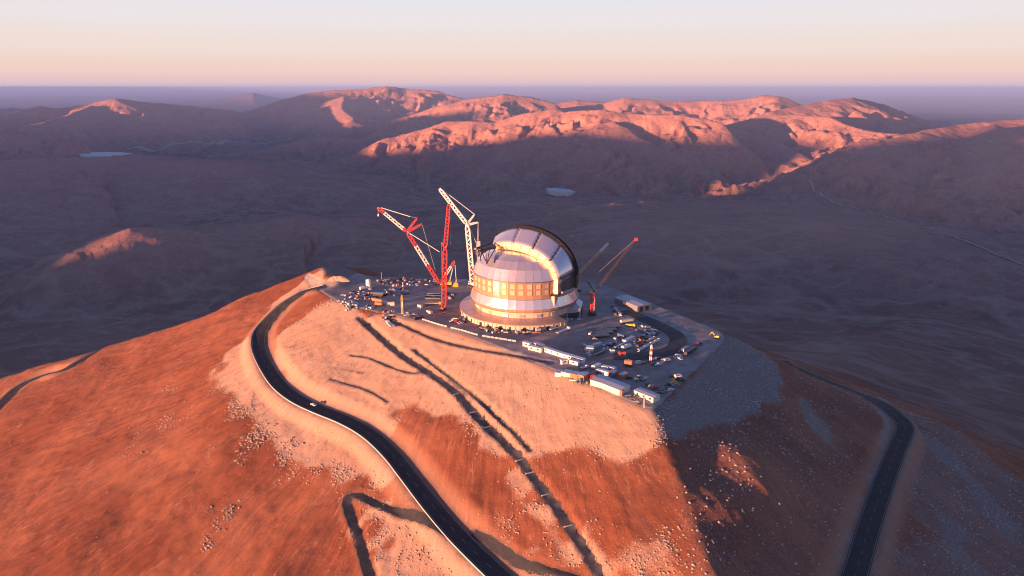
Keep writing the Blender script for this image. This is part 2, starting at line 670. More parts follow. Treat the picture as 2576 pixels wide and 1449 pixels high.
# ------------------------------------------------------------------ hill material
def hill_material():
    m, n, l, b = new_mat('hill_soil')
    nt = m.node_tree
    geo = N(n, 'ShaderNodeNewGeometry')
    pos = geo.outputs['Position']
    sepn = N(n, 'ShaderNodeSeparateXYZ')
    l.new(pos, sepn.inputs[0])
    dx = math_n(nt, 'SUBTRACT', sepn.outputs[0], float(HC[0]))
    dy = math_n(nt, 'SUBTRACT', sepn.outputs[1], float(HC[1]) + 60)
    th = math_n(nt, 'ARCTAN2', dy, math_n(nt, 'MULTIPLY', dx, 1.0))
    r = math_n(nt, 'SQRT', math_n(nt, 'ADD', math_n(nt, 'MULTIPLY', dx, dx), math_n(nt, 'MULTIPLY', dy, dy)))
    comb = N(n, 'ShaderNodeCombineXYZ')
    wob = noise(nt, pos, 0.02, 3)
    l.new(math_n(nt, 'ADD', math_n(nt, 'MULTIPLY', th, 150.0), math_n(nt, 'MULTIPLY', wob, 9.0)), comb.inputs[0])
    l.new(math_n(nt, 'MULTIPLY', r, 0.045), comb.inputs[1])
    streak = noise(nt, comb.outputs[0], 0.55, 7, 0.68)
    streak2 = noise(nt, comb.outputs[0], 0.11, 4, 0.6)
    big = noise(nt, pos, 0.012, 5, 0.6)
    mid = noise(nt, pos, 0.09, 5, 0.65)
    fine = noise(nt, pos, 1.1, 5, 0.75)
    patchn = noise(nt, comb.outputs[0], 0.05, 6, 0.7)

    soil = mixcol(nt, rng(nt, streak, 0.35, 0.68), (0.17, 0.054, 0.029), (0.262, 0.084, 0.043))
    soil = mixcol(nt, rng(nt, big, 0.42, 0.66, 0, 0.65), soil, (0.38, 0.150, 0.082))
    soil = mixcol(nt, rng(nt, streak2, 0.55, 0.78, 0, 0.55), soil, (0.155, 0.075, 0.055))
    soil = mixcol(nt, rng(nt, mid, 0.6, 0.8, 0, 0.5), soil, (0.13, 0.068, 0.05))
    soil = mixcol(nt, rng(nt, fine, 0.56, 0.72, 0, 0.45), soil, (0.40, 0.18, 0.11))
    soil = mixcol(nt, rng(nt, fine, 0.44, 0.30, 0, 0.6), soil, (0.12, 0.05, 0.035))
    soil = mixcol(nt, rng(nt, patchn, 0.52, 0.70, 0, 0.7), soil, (0.115, 0.052, 0.038))
    for sc_r, wd, amt, rc in ((0.16, 0.010, 0.65, (0.10, 0.042, 0.03)), (0.34, 0.014, 0.55, (0.12, 0.05, 0.035)), (0.24, 0.010, 0.5, (0.50, 0.27, 0.18))):
        rl = noise(nt, comb.outputs[0], sc_r, 5, 0.6)                     # rills and pale wash lines running downhill
        brk = noise(nt, pos, 0.025 + sc_r * 0.02, 3, 0.6)
        rl = rng(nt, math_n(nt, 'ABSOLUTE', math_n(nt, 'SUBTRACT', rl, 0.5)), 0.0, wd, amt, 0)
        rl = math_n(nt, 'MULTIPLY', rl, rng(nt, brk, 0.46, 0.58))
        soil = mixcol(nt, rl, soil, rc)
    def att(name):
        a = N(n, 'ShaderNodeAttribute', attribute_name=name)
        return a.outputs['Fac']
    # pale spoil tipped below the platform
    spoil = mixcol(nt, rng(nt, streak, 0.3, 0.7), (0.38, 0.235, 0.163), (0.475, 0.325, 0.235))
    spoil = mixcol(nt, rng(nt, big, 0.45, 0.7, 0, 0.45), spoil, (0.42, 0.215, 0.13))
    spoil = mixcol(nt, rng(nt, fine, 0.58, 0.75, 0, 0.5), spoil, (0.58, 0.41, 0.31))
    spoil = mixcol(nt, rng(nt, fine, 0.42, 0.28, 0, 0.55), spoil, (0.21, 0.14, 0.11))
    edge = math_n(nt, 'ADD', att('pale'), math_n(nt, 'MULTIPLY', math_n(nt, 'SUBTRACT', fine, 0.5), 1.1))
    edge = math_n(nt, 'ADD', edge, math_n(nt, 'MULTIPLY', math_n(nt, 'SUBTRACT', mid, 0.5), 0.7))
    c = mixcol(nt, rng(nt, edge, 0.30, 0.70), soil, spoil)
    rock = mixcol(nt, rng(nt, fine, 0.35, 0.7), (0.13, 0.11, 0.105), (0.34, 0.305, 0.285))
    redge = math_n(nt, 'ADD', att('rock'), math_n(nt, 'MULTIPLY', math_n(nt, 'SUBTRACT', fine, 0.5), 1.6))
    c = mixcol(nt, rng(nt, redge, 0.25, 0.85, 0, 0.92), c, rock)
    verge = mixcol(nt, rng(nt, fine, 0.3, 0.7), (0.33, 0.21, 0.15), (0.45, 0.32, 0.24))
    c = mixcol(nt, math_n(nt, 'MULTIPLY', att('verge'), 0.45), c, verge)
    trk = mixcol(nt, rng(nt, mid, 0.35, 0.7), (0.085, 0.072, 0.07), (0.15, 0.12, 0.108))  # shade of the cut tracks, painted darker into the ground
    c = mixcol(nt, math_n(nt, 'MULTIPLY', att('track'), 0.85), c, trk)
    # compacted working platform
    padc = mixcol(nt, rng(nt, mid, 0.35, 0.7), (0.27, 0.225, 0.205), (0.43, 0.37, 0.345))
    padc = mixcol(nt, rng(nt, big, 0.45, 0.62, 0, 0.6), padc, (0.14, 0.11, 0.10))
    lane = noise(nt, pos, 0.016, 2, 0.5)
    lane = rng(nt, math_n(nt, 'ABSOLUTE', math_n(nt, 'SUBTRACT', lane, 0.5)), 0.012, 0.03, 0.55, 0)
    padc = mixcol(nt, lane, padc, (0.27, 0.235, 0.215))
    pe = math_n(nt, 'ADD', att('pad'), math_n(nt, 'MULTIPLY', math_n(nt, 'SUBTRACT', mid, 0.5), 0.6))
    c = mixcol(nt, rng(nt, pe, 0.35, 0.6), c, padc)
    l.new(c, b.inputs['Base Color'])
    b.inputs['Roughness'].default_value = 0.95
    b.inputs['Specular IOR Level'].default_value = 0.1
    h = math_n(nt, 'ADD', math_n(nt, 'MULTIPLY', fine, 0.35), math_n(nt, 'MULTIPLY', mid, 1.2))
    h = math_n(nt, 'ADD', h, math_n(nt, 'MULTIPLY', streak, 0.5))
    h = math_n(nt, 'MULTIPLY', h, rng(nt, att('pad'), 0.0, 0.6, 1.0, 0.12))
    bump = N(n, 'ShaderNodeBump')
    bump.inputs['Strength'].default_value = 0.75
    bump.inputs['Distance'].default_value = 1.0
    l.new(h, bump.inputs['Height'])
    l.new(bump.outputs[0], b.inputs['Normal'])
    return m


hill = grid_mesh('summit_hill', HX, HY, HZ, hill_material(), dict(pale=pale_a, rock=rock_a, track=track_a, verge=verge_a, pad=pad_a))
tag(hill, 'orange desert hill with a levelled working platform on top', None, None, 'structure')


def surf(x, y):
    """height of the finished hill (bilinear)"""
    fx = np.clip((np.asarray(x, float) - GX0) / GS, 0, len(gx) - 1.001)
    fy = np.clip((np.asarray(y, float) - GY0) / GS, 0, len(gy) - 1.001)
    i, j = fy.astype(int), fx.astype(int)
    u, v = fx - j, fy - i
    return (HZ[i, j] * (1 - u) + HZ[i, j + 1] * u) * (1 - v) + (HZ[i + 1, j] * (1 - u) + HZ[i + 1, j + 1] * u) * v


# ------------------------------------------------------------------ desert plain and mountains
def at_km(px, py, km):
    d = ray(px, py)
    h = math.hypot(d[0], d[1])
    return CAM + d * (km * 1000.0 / h)


# crest lines: (x, y in the picture, km away), side slope, roughness
RIDGES = [
    ([(845, 392, 7.6), (930, 355, 7.6), (1010, 330, 7.5), (1110, 302, 7.4), (1180, 300, 7.3), (1260, 303, 7.3), (1330, 282, 7.2), (1400, 271, 7.1), (1440, 278, 7.0),
      (1530, 271, 6.9), (1600, 281, 6.9), (1700, 284, 6.8), (1790, 308, 6.7), (1845, 350, 6.6), (1900, 395, 6.5)], 0.50, 1.0),
    ([(1530, 300, 6.6), (1600, 340, 6.3), (1680, 375, 6.1), (1730, 395, 6.0), (1800, 440, 5.9), (1860, 470, 5.8)], 0.42, 0.8),
    ([(1330, 320, 6.7), (1290, 370, 6.3), (1250, 420, 6.0)], 0.42, 0.8),
    ([(560, 290, 14.5), (640, 266, 14.3), (700, 250, 14.0), (770, 234, 14.0), (840, 225, 14.0), (900, 221, 14.0), (960, 214, 14.0), (1010, 221, 14.0), (1100, 225, 13.8),
      (1150, 242, 13.6), (1210, 265, 13.4)], 0.40, 1.0),
    ([(860, 240, 13.2), (850, 270, 12.4), (890, 300, 11.6)], 0.38, 0.9),
    ([(-120, 285, 11), (0, 292, 11.5), (60, 275, 11.8), (105, 264, 12), (150, 270, 12), (215, 258, 12), (285, 245, 12), (350, 252, 12.2), (430, 258, 12.5), (520, 270, 13),
      (600, 276, 13.5)], 0.40, 1.0),
    ([(290, 250, 11.9), (350, 285, 11.2), (330, 310, 10.7)], 0.40, 0.8),
    ([(240, 262, 11.7), (170, 290, 11.0), (110, 305, 10.4)], 0.40, 0.8),
    ([(960, 310, 10.5), (1030, 292, 10.4), (1100, 266, 10.2), (1170, 247, 10.1), (1255, 234, 10.0), (1330, 244, 10.0), (1400, 258, 10.0)], 0.42, 1.0),
    ([(1400, 270, 10.6), (1480, 262, 10.6), (1560, 243, 10.6), (1620, 248, 10.6), (1700, 252, 10.6), (1790, 250, 10.6), (1850, 250, 10.5), (1920, 236, 10.5), (1960, 240, 10.4),
      (2010, 258, 10.4), (2060, 280, 10.3)], 0.42, 1.0),
    ([(1400, 258, 13), (1450, 250, 13), (1530, 256, 13)], 0.4, 0.8),
    ([(1880, 305, 7.9), (1950, 278, 8.2), (2040, 258, 8.7), (2100, 248, 9.1), (2145, 242, 9.4), (2200, 254, 9.9), (2260, 277, 10.3), (2350, 306, 10.8), (2420, 330, 11.0)], 0.42, 0.7),
    ([(1915, 288, 7.9), (1990, 284, 7.8), (2070, 290, 7.7), (2130, 310, 7.5), (2200, 325, 7.4), (2260, 332, 7.2), (2310, 345, 7.0)], 0.42, 0.9),
    ([(1815, 302, 7.6), (1880, 325, 7.3), (1950, 355, 7.0), (2000, 380, 6.8)], 0.42, 0.8),
    ([(2170, 375, 6.0), (2250, 345, 6.3), (2330, 322, 6.7), (2400, 312, 7.0), (2450, 306, 7.2), (2530, 298, 7.6), (2640, 292, 8.0), (2800, 300, 8.6)], 0.38, 0.9),
    ([(2330, 330, 6.6), (2290, 385, 6.0), (2230, 430, 5.6)], 0.34, 0.8),
    ([(2540, 310, 6.8), (2500, 400, 5.8), (2440, 460, 5.2)], 0.34, 0.8),
    ([(335, 566, 3.5), (375, 564, 3.5), (410, 569, 3.52)], 0.36, 0.45),
    ([(650, 378, 8.4), (740, 352, 8.6), (800, 345, 8.6), (850, 341, 8.6), (905, 362, 8.4)], 0.36, 0.8),
    ([(905, 345, 9.0), (950, 326, 9.2), (990, 335, 9.2)], 0.36, 0.8),
    ([(430, 425, 6.1), (520, 403, 6.2), (590, 415, 6.1), (640, 440, 5.9)], 0.16, 0.5),
    ([(-40, 405, 6.6), (120, 394, 6.7), (260, 390, 6.8), (360, 402, 6.7)], 0.10, 0.4),
    ([(660, 560, 3.75), (740, 546, 3.8), (830, 555, 3.8), (900, 575, 3.7)], 0.14, 0.3),
    ([(2000, 560, 3.9), (1900, 575, 3.8), (1780, 560, 3.8)], 0.06, 0.3),
    ([(-300, 300, 9), (-160, 310, 8.5), (-20, 318, 8.2), (60, 345, 8.0)], 0.34, 0.9),
    ([(-400, 262, 26), (-100, 262, 26), (30, 262, 26), (90, 266, 26)], 0.25, 0.6),
    ([(540, 250, 45), (635, 233, 45), (720, 250, 45)], 0.22, 0.4),
]


def seg_dist(x, y, pl):
    """distance to a crest line and the crest height at the nearest point"""
    best = np.full(x.shape, 1e12)
    zc = np.zeros(x.shape)
    sa = np.zeros(x.shape)
    s0 = 0.0
    for a, b in zip(pl[:-1], pl[1:]):
        ex, ey = b[0] - a[0], b[1] - a[1]
        L = ex * ex + ey * ey
        t = np.clip(((x - a[0]) * ex + (y - a[1]) * ey) / L, 0, 1)
        d = (x - a[0] - t * ex) ** 2 + (y - a[1] - t * ey) ** 2
        m = d < best
        best = np.where(m, d, best)
        zc = np.where(m, a[2] + t * (b[2] - a[2]), zc)
        sa = np.where(m, s0 + t * math.sqrt(L), sa)
        s0 += math.sqrt(L)
    return np.sqrt(best), zc, sa


def terrain_z(x, y):
    z = PLAIN + fbm(x / 2600.0, y / 2600.0, 5, 41) * 26.0 + ridged(x / 900.0, y / 900.0, 5, 43) * 14.0
    r = np.hypot(x, y)
    z = z - sstep(9000, 40000, r) * 60 + sstep(20000, 60000, r) * fbm(x / 22000.0, y / 22000.0, 4, 47) * 90
    for i, (pts, slope, ro) in enumerate(RIDGES):
        pl = np.array([at_km(*p) for p in pts])
        top = pl[:, 2].max() - PLAIN
        reach = top / slope * 2.4 + 900
        bb = (x > pl[:, 0].min() - reach) & (x < pl[:, 0].max() + reach) & (y > pl[:, 1].min() - reach) & (y < pl[:, 1].max() + reach)
        if not bb.any():
            continue
        xs, ys = x[bb], y[bb]
        far = pl[:, 1].mean() / 7000.0
        sc = 620.0 * max(0.5, min(far, 2.0)) * (0.55 if top < 320 else 1.0)
        amp = min(top, 520.0) * 0.42 * ro
        wx = xs + fbm(xs / sc, ys / sc, 3, 60 + i) * amp * 0.55
        wy = ys + fbm(xs / sc, ys / sc, 3, 90 + i) * amp * 0.55
        d, zc, sa = seg_dist(wx, wy, pl)
        h0 = zc - PLAIN
        rough = ridged(xs / (sc * 0.9), ys / (sc * 0.9), 6, 120 + i, 0.52)
        q = np.clip(d * slope / np.maximum(h0, 1), 0, 6)
        # steep upper faces that run out into long aprons
        prof = np.where(q < 0.62, 1 - q, 0.38 * np.exp(-(q - 0.62) / 0.38))
        mass = sstep(0.02, 0.25, q) * np.exp(-q * 0.7)
        gl = 260.0 * max(0.6, min(far, 1.8)) * (0.5 if top < 320 else 1.0)
        wob = fbm(xs / gl, ys / gl, 4, 160 + i)
        gul = np.abs(vnoise(sa / gl + wob * 0.9, d / (gl * 3.2) + wob * 0.4, 170 + i)) + 0.5 * np.abs(vnoise(sa / (gl * .42) + wob * 1.6, d / (gl * 1.5) + wob * .6, 180 + i)) \
            + 0.25 * np.abs(vnoise(sa / (gl * .18) + wob * 2.5, d / (gl * .7) + wob, 190 + i))
        h = h0 * prof + rough * amp * mass * 0.28 + (gul - 0.5) * amp * 0.62 * mass
        h = h + ridged(xs / 120.0, ys / 120.0, 4, 200 + i, 0.6) * 4.5 * ro * np.clip(prof * 2, 0, 1)
        zz = PLAIN - 12 + h
        cur = z[bb]
        z[bb] = softmax(cur, zz, 7.0)
    # the summit hill itself
    hb = (np.abs(x) < 4500) & (y > -4000) & (y < 5000)
    if hb.any():
        hz = hill_raw(x[hb], y[hb])[0]
        # the hill fans out into the plain
        hz = hz + fbm(x[hb] / 180.0, y[hb] / 180.0, 4, 77) * 9.0 * sstep(-120, -260, hz)
        z[hb] = softmax(z[hb], hz, 6.0)
        X, Y = x[hb], y[hb]
        ins = np.minimum(np.minimum(X - GX0, GX1 - X), np.minimum(Y - GY0, GY1 - Y))
        z[hb] = np.where(ins > -6, np.minimum(z[hb], hz - 2.0 - 9.0 * sstep(-6, 40, ins)), z[hb])
    return z


# unseen range towards the sun, crest shaped to cast the plain's shadow
TAN = math.tan(SUN_EL)
LAT = np.array([-SUN_AZ[1] * -1, SUN_AZ[0] * -1])      # across the sunlight
LAT = np.array([SUN_AZ[1], -SUN_AZ[0]])
if LAT[1] < 0:
    LAT = -LAT
WS = 9000.0                                             # metres towards the sun
# (across the light, height of the shadow's upper edge where the light passes x=y=0)
SHADOW = [(-9000, -430), (1200, -430), (1500, -180), (2250, 245), (2470, 152), (2880, 15), (3280, 5), (3340, -490), (3500, -490), (3560, -25), (4000, -15), (4400, 5), (4780, 27), (5480, -90), (6010, -220), (6735, -338), (7200, -110), (8060, 140), (8885, 12), (10000, -82), (10590, -262), (11240, -252), (11780, -182), (12300, 255), (12500, 277), (14000, 345), (24000, 345)]


def west_z(s, u):
    crest = np.interp(u, [a for a, b in SHADOW], [b for a, b in SHADOW]) + WS * TAN
    crest = crest + fbm(u / 400.0, u * 0 + 0.5, 4, 301) * 12.0
    return crest - np.abs(s) * 0.22


def polar(name, ang, rad, mat, wrap=False):
    A, R = np.meshgrid(ang, rad)
    X, Y = R * np.sin(A), R * np.cos(A)
    Z = terrain_z(X.ravel(), Y.ravel()).reshape(X.shape)
    return X, Y, Z


def desert_material():
    m, n, l, b = new_mat('desert_soil')
    nt = m.node_tree
    geo = N(n, 'ShaderNodeNewGeometry')
    pos = geo.outputs['Position']
    big = noise(nt, pos, 0.0007, 6, 0.62)
    mid = noise(nt, pos, 0.006, 6, 0.65)
    fine = noise(nt, pos, 0.035, 8, 0.72)
    c = mixcol(nt, rng(nt, big, 0.38, 0.62), (0.205, 0.108, 0.083), (0.315, 0.168, 0.122))
    c = mixcol(nt, rng(nt, mid, 0.48, 0.72, 0, 0.6), c, (0.27, 0.185, 0.15))
    c = mixcol(nt, rng(nt, mid, 0.45, 0.28, 0, 0.7), c, (0.10, 0.07, 0.066))
    c = mixcol(nt, rng(nt, fine, 0.55, 0.8, 0, 0.4), c, (0.33, 0.235, 0.195))
    c = mixcol(nt, rng(nt, fine, 0.45, 0.25, 0, 0.4), c, (0.07, 0.05, 0.048))
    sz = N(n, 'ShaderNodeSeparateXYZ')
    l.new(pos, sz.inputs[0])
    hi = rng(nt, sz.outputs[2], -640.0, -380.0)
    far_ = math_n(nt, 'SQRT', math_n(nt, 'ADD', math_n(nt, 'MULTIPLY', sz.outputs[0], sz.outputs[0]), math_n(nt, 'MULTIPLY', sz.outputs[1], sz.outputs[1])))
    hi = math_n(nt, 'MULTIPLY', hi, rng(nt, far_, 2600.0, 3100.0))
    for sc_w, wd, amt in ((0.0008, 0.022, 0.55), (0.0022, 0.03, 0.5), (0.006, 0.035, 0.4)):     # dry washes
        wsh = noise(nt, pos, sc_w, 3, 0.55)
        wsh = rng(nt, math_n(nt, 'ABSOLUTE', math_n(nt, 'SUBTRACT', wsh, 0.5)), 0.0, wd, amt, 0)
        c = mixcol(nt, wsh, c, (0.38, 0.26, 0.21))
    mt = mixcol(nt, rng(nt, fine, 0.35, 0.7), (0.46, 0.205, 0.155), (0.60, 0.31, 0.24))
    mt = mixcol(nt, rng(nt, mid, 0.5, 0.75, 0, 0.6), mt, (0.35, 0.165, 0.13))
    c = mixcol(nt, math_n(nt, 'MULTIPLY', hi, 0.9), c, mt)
    l.new(c, b.inputs['Base Color'])
    b.inputs['Roughness'].default_value = 0.97
    b.inputs['Specular IOR Level'].default_value = 0.05
    bump = N(n, 'ShaderNodeBump')
    bump.inputs['Strength'].default_value = 0.7
    bump.inputs['Distance'].default_value = 18.0
    l.new(math_n(nt, 'ADD', fine, math_n(nt, 'MULTIPLY', mid, 2.0)), bump.inputs['Height'])
    l.new(bump.outputs[0], b.inputs['Normal'])
    return m


desert = desert_material()
R_ = math.radians
ang_f = np.linspace(R_(-44), R_(44), 820)
ang = np.concatenate([np.linspace(R_(-180), R_(-44.5), 90, endpoint=False)[0:], ang_f, np.linspace(R_(44.5), R_(180), 90, endpoint=False)])
rad = np.concatenate([np.geomspace(120, 2300, 90, endpoint=False), np.geomspace(2300, 5000, 130, endpoint=False), np.geomspace(5000, 9600, 270, endpoint=False),
                      np.geomspace(9600, 15500, 130, endpoint=False), np.geomspace(15500, 300000, 90)])
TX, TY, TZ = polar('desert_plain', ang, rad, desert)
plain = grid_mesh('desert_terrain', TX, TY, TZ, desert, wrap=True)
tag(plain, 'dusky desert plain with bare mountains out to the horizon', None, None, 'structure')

su = np.linspace(-9500, 25000, 420)
ss = np.linspace(-4200, 4200, 41)
SU, SS = np.meshgrid(su, ss)
WXX = LAT[0] * SU + SUN_AZ[0] * (WS + SS)
WYY = LAT[1] * SU + SUN_AZ[1] * (WS + SS)
WZZ = west_z(SS, SU) + fbm(WXX / 900, WYY / 900, 4, 310) * 40 * np.clip(np.abs(SS) / 800, 0, 1)
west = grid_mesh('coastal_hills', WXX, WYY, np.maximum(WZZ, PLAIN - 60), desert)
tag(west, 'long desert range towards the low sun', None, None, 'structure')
# ------------------------------------------------------------------ roads
def asphalt(name, a, b_):
    m, n, l, b = new_mat(name)
    nt = m.node_tree
    geo = N(n, 'ShaderNodeNewGeometry')
    f = noise(nt, geo.outputs['Position'], 0.12, 6, 0.65)
    g = noise(nt, geo.outputs['Position'], 1.3, 4, 0.6)
    c = mixcol(nt, rng(nt, f, 0.35, 0.7), a, b_)
    c = mixcol(nt, rng(nt, g, 0.5, 0.8, 0, 0.5), c, (0.085, 0.07, 0.062))
    l.new(c, b.inputs['Base Color'])
    b.inputs['Roughness'].default_value = 0.85
    b.inputs['Specular IOR Level'].default_value = 0.25
    return m


M_ASPH = asphalt('asphalt', (0.022, 0.021, 0.024), (0.04, 0.038, 0.04))
M_LOOP = asphalt('dusty_asphalt', (0.05, 0.05, 0.056), (0.085, 0.08, 0.082))
M_LINE = paint('road_paint', (0.40, 0.39, 0.37), 0.7, 0, 0.45, 0.5)
M_CONC = paint('concrete', (0.46, 0.43, 0.40), 0.85, 0, 0.35, 0.8)


def frame(q):
    t = np.gradient(q[:, :2], axis=0)
    t /= np.linalg.norm(t, axis=1)[:, None] + 1e-9
    return np.stack([-t[:, 1], t[:, 0]], -1)


def ribbon(name, q, a, b, mat, dz=0.0, parent=None, thick=0.0, zfun=None, nx=2):
    """sheet from offset a to offset b beside the path, or a low wall when thick > 0"""
    nrm = frame(q)
    mb = MB()
    offs = np.linspace(a, b, nx)
    for i in range(len(q)):
        for o in offs:
            x, y = q[i, 0] + nrm[i, 0] * o, q[i, 1] + nrm[i, 1] * o
            z = q[i, 2] if zfun is None else float(zfun(x, y))
            mb.v.append((x, y, z + dz + thick))
        if thick:
            for o in (b, a):
                x, y = q[i, 0] + nrm[i, 0] * o, q[i, 1] + nrm[i, 1] * o
                z = q[i, 2] if zfun is None else float(zfun(x, y))
                mb.v.append((x, y, z + dz - 0.3))
    w = nx + (2 if thick else 0)
    for i in range(len(q) - 1):
        k = i * w
        for j in range(w if thick else w - 1):
            j2 = (j + 1) % w
            mb.f.append((k + j, k + j2, k + w + j2, k + w + j))
    o = mb.build(name, mat, parent)
    if not thick:
        for p_ in o.data.polygons:
            p_.use_smooth = True
    return o


def paved(name, q, half, label, mat=M_ASPH, kerb=0):
    top = q.copy()
    r = ribbon(name, top, -half, half, mat, 0.10, nx=5, thick=0.28)
    tag(r, label, None, None, 'structure')
    for s in (-1, 1):
        ribbon('edge_line', top, s * (half - 0.7), s * (half - 0.55), M_LINE, 0.386, r)
    L = np.concatenate([[0], np.cumsum(np.linalg.norm(np.diff(top[:, :2], axis=0), axis=1))])
    u = 0.0
    while u + 5 < L[-1]:
        seg = np.stack([np.interp([u, u + 2.2, u + 4.4], L, top[:, k]) for k in range(3)], -1)
        ribbon('centre_dash', seg, -0.06, 0.06, M_LINE, 0.386, r)
        u += 12.0
    if kerb:
        ribbon('concrete_kerb', top, kerb * (half + 0.5), kerb * (half + 0.8), M_CONC, 0.1, r, 0.8)
    return r


paved('summit_road', ROADS['main']['p'], 5.8, 'black asphalt road bending down the sunlit front slope', kerb=-1)
paved('lower_road', ROADS['left']['p'], 5.2, 'lower asphalt road climbing along the left skyline')
paved('flank_road', ROADS['right']['p'], 6.0, 'asphalt road curving round the shaded right flank')

# loop road on the platform
lp = [c7(60, 30), c7(400, 150), c7(800, 310), c7(1050, 440), c7(1200, 530), c7(1290, 640), c7(1290, 760), c7(1180, 880), c7(950, 960), c7(600, 1015), c7(250, 1040), c7(-150, 1030)]
lq = resample(np.array([P(a, b, 0.0) for a, b in lp]), 2.5)
lq[:, 2] = 0.42
lo = ribbon('loop_road', lq, -6.5, 6.5, M_LOOP, 0.0, nx=2, thick=0.02)
tag(lo, 'wide dusty asphalt loop round the right end of the platform', None, None, 'structure')

# far tracks and pans on the plain
def drape(pix, dz=6.0, step=25.0):
    pts = []
    for a, b in pix:
        d = ray(a, b)
        ts = np.linspace(1500, 14000, 1600)
        qq = CAM + ts[:, None] * d
        g = qq[:, 2] - tz(qq[:, 0], qq[:, 1])
        k = int(np.argmax(g < 0))
        pts.append(qq[k])
    q = resample(np.array(pts), step)
    q[:, 2] = tz(q[:, 0], q[:, 1]) + dz
    return q


def tz(x, y):
    x, y = np.asarray(x, float), np.asarray(y, float)
    a = np.arctan2(x, y)
    r = np.hypot(x, y)
    fa = np.clip(np.interp(a, ang, np.arange(len(ang))), 0, len(ang) - 1.001)
    fr = np.clip(np.interp(r, rad, np.arange(len(rad))), 0, len(rad) - 1.001)
    i, j = fr.astype(int), fa.astype(int)
    v, u = fr - i, fa - j
    return (TZ[i, j] * (1 - u) + TZ[i, j + 1] * u) * (1 - v) + (TZ[i + 1, j] * (1 - u) + TZ[i + 1, j + 1] * u) * v


M_TRACK = paint('track_dust', (0.40, 0.34, 0.30), 0.95, 0, 0.4, 0.02)
M_SALT = paint('salt_crust', (0.66, 0.63, 0.58), 0.9, 0, 0.3, 0.01)
q = drape([(2035, 455), (2045, 475), (2070, 495), (2110, 513), (2200, 538), (2300, 567), (2400, 598), (2460, 622), (2520, 648), (2600, 685)])
tag(ribbon('desert_track', q, -5.5, 5.5, M_TRACK, 0, nx=2, zfun=lambda x, y: tz(x, y) + 5), 'pale dirt track crossing the shaded plain on the right', None, None, 'structure')
q = drape([(320, 376), (420, 370), (520, 363), (620, 356), (735, 348)])
tag(ribbon('salt_strip', q, -16, 16, M_TRACK, 0, nx=2, zfun=lambda x, y: tz(x, y) + 6), 'pale strip running across the far left plain', None, None, 'structure')


def pan(name, pix, label):
    """flat crusted pan, a thin slab lying just above the ground it covers"""
    c = drape([pix[0], pix[1]], 0.0)[0]
    z = c[2]
    q = np.array([P(a, b, z) for a, b in pix])
    q = resample(np.vstack([q, q[:1]]), 25)[:-1]
    rs = np.random.RandomState(4)
    m = q.mean(0)
    q = m + (q - m) * (1 + 0.10 * smooth(rs.randn(len(q)), 3))[:, None]
    zt = float(np.percentile(tz(q[:, 0], q[:, 1]), 85)) + 3
    mb = MB()
    n = len(q)
    for dz in (-40, 0):
        mb.v += [(x, y, zt + dz) for x, y, _ in q]
    mb.f.append(tuple(n + i for i in range(n)))
    for i in range(n):
        j = (i + 1) % n
        mb.f.append((i, j, n + j, n + i))
    tag(mb.build(name, M_SALT), label, None, None, 'structure')


pan('salt_pan', [(190, 376), (250, 371), (320, 373), (300, 378), (230, 381)], 'white salt pan at the foot of the far left mountain')
pan('salt_pan', [(1376, 480), (1410, 480), (1450, 487), (1420, 490), (1385, 486)], 'small pale pan beyond the dome at the ridge foot')


# drains and site tracks on the cut benches, their shade painted as dark strips
def bench_shade(name, a, b_):
    m, n, l, b = new_mat(name)
    nt = m.node_tree
    geo = N(n, 'ShaderNodeNewGeometry')
    f = noise(nt, geo.outputs['Position'], 0.25, 6, 0.7)
    g = noise(nt, geo.outputs['Position'], 1.4, 4, 0.7)
    c = mixcol(nt, rng(nt, f, 0.35, 0.7), a, b_)
    c = mixcol(nt, rng(nt, g, 0.55, 0.75, 0, 0.4), c, (0.11, 0.095, 0.09))
    l.new(c, b.inputs['Base Color'])
    b.inputs['Roughness'].default_value = 0.95
    return m


M_DRAIN = bench_shade('drain_gravel', (0.055, 0.052, 0.056), (0.10, 0.092, 0.092))
M_SITE = bench_shade('track_gravel', (0.03, 0.029, 0.032), (0.055, 0.05, 0.05))


def strip_on(name, key, half, mat, label, seed, jit=0.35):
    q = ROADS[key]['p']
    nrm = frame(q)
    r_ = np.random.RandomState(seed)
    wl_ = half * (1 + jit * smooth(r_.randn(len(q)), 3))
    wr_ = half * (1 + jit * smooth(r_.randn(len(q)), 3))
    mb = MB()
    for i in range(len(q)):
        for o in (wl_[i], wl_[i] * .33, -wr_[i] * .33, -wr_[i]):
            x, y = q[i, 0] + nrm[i, 0] * o, q[i, 1] + nrm[i, 1] * o
            mb.v.append((x, y, float(surf(x, y)) + 0.14))
    for i in range(len(q) - 1):
        for j in range(3):
            k = i * 4 + j
            mb.f.append((k, k + 1, k + 5, k + 4))
    o = mb.build(name, mat)
    for p_ in o.data.polygons:
        p_.use_smooth = True
    return tag(o, label, None, None, 'structure')


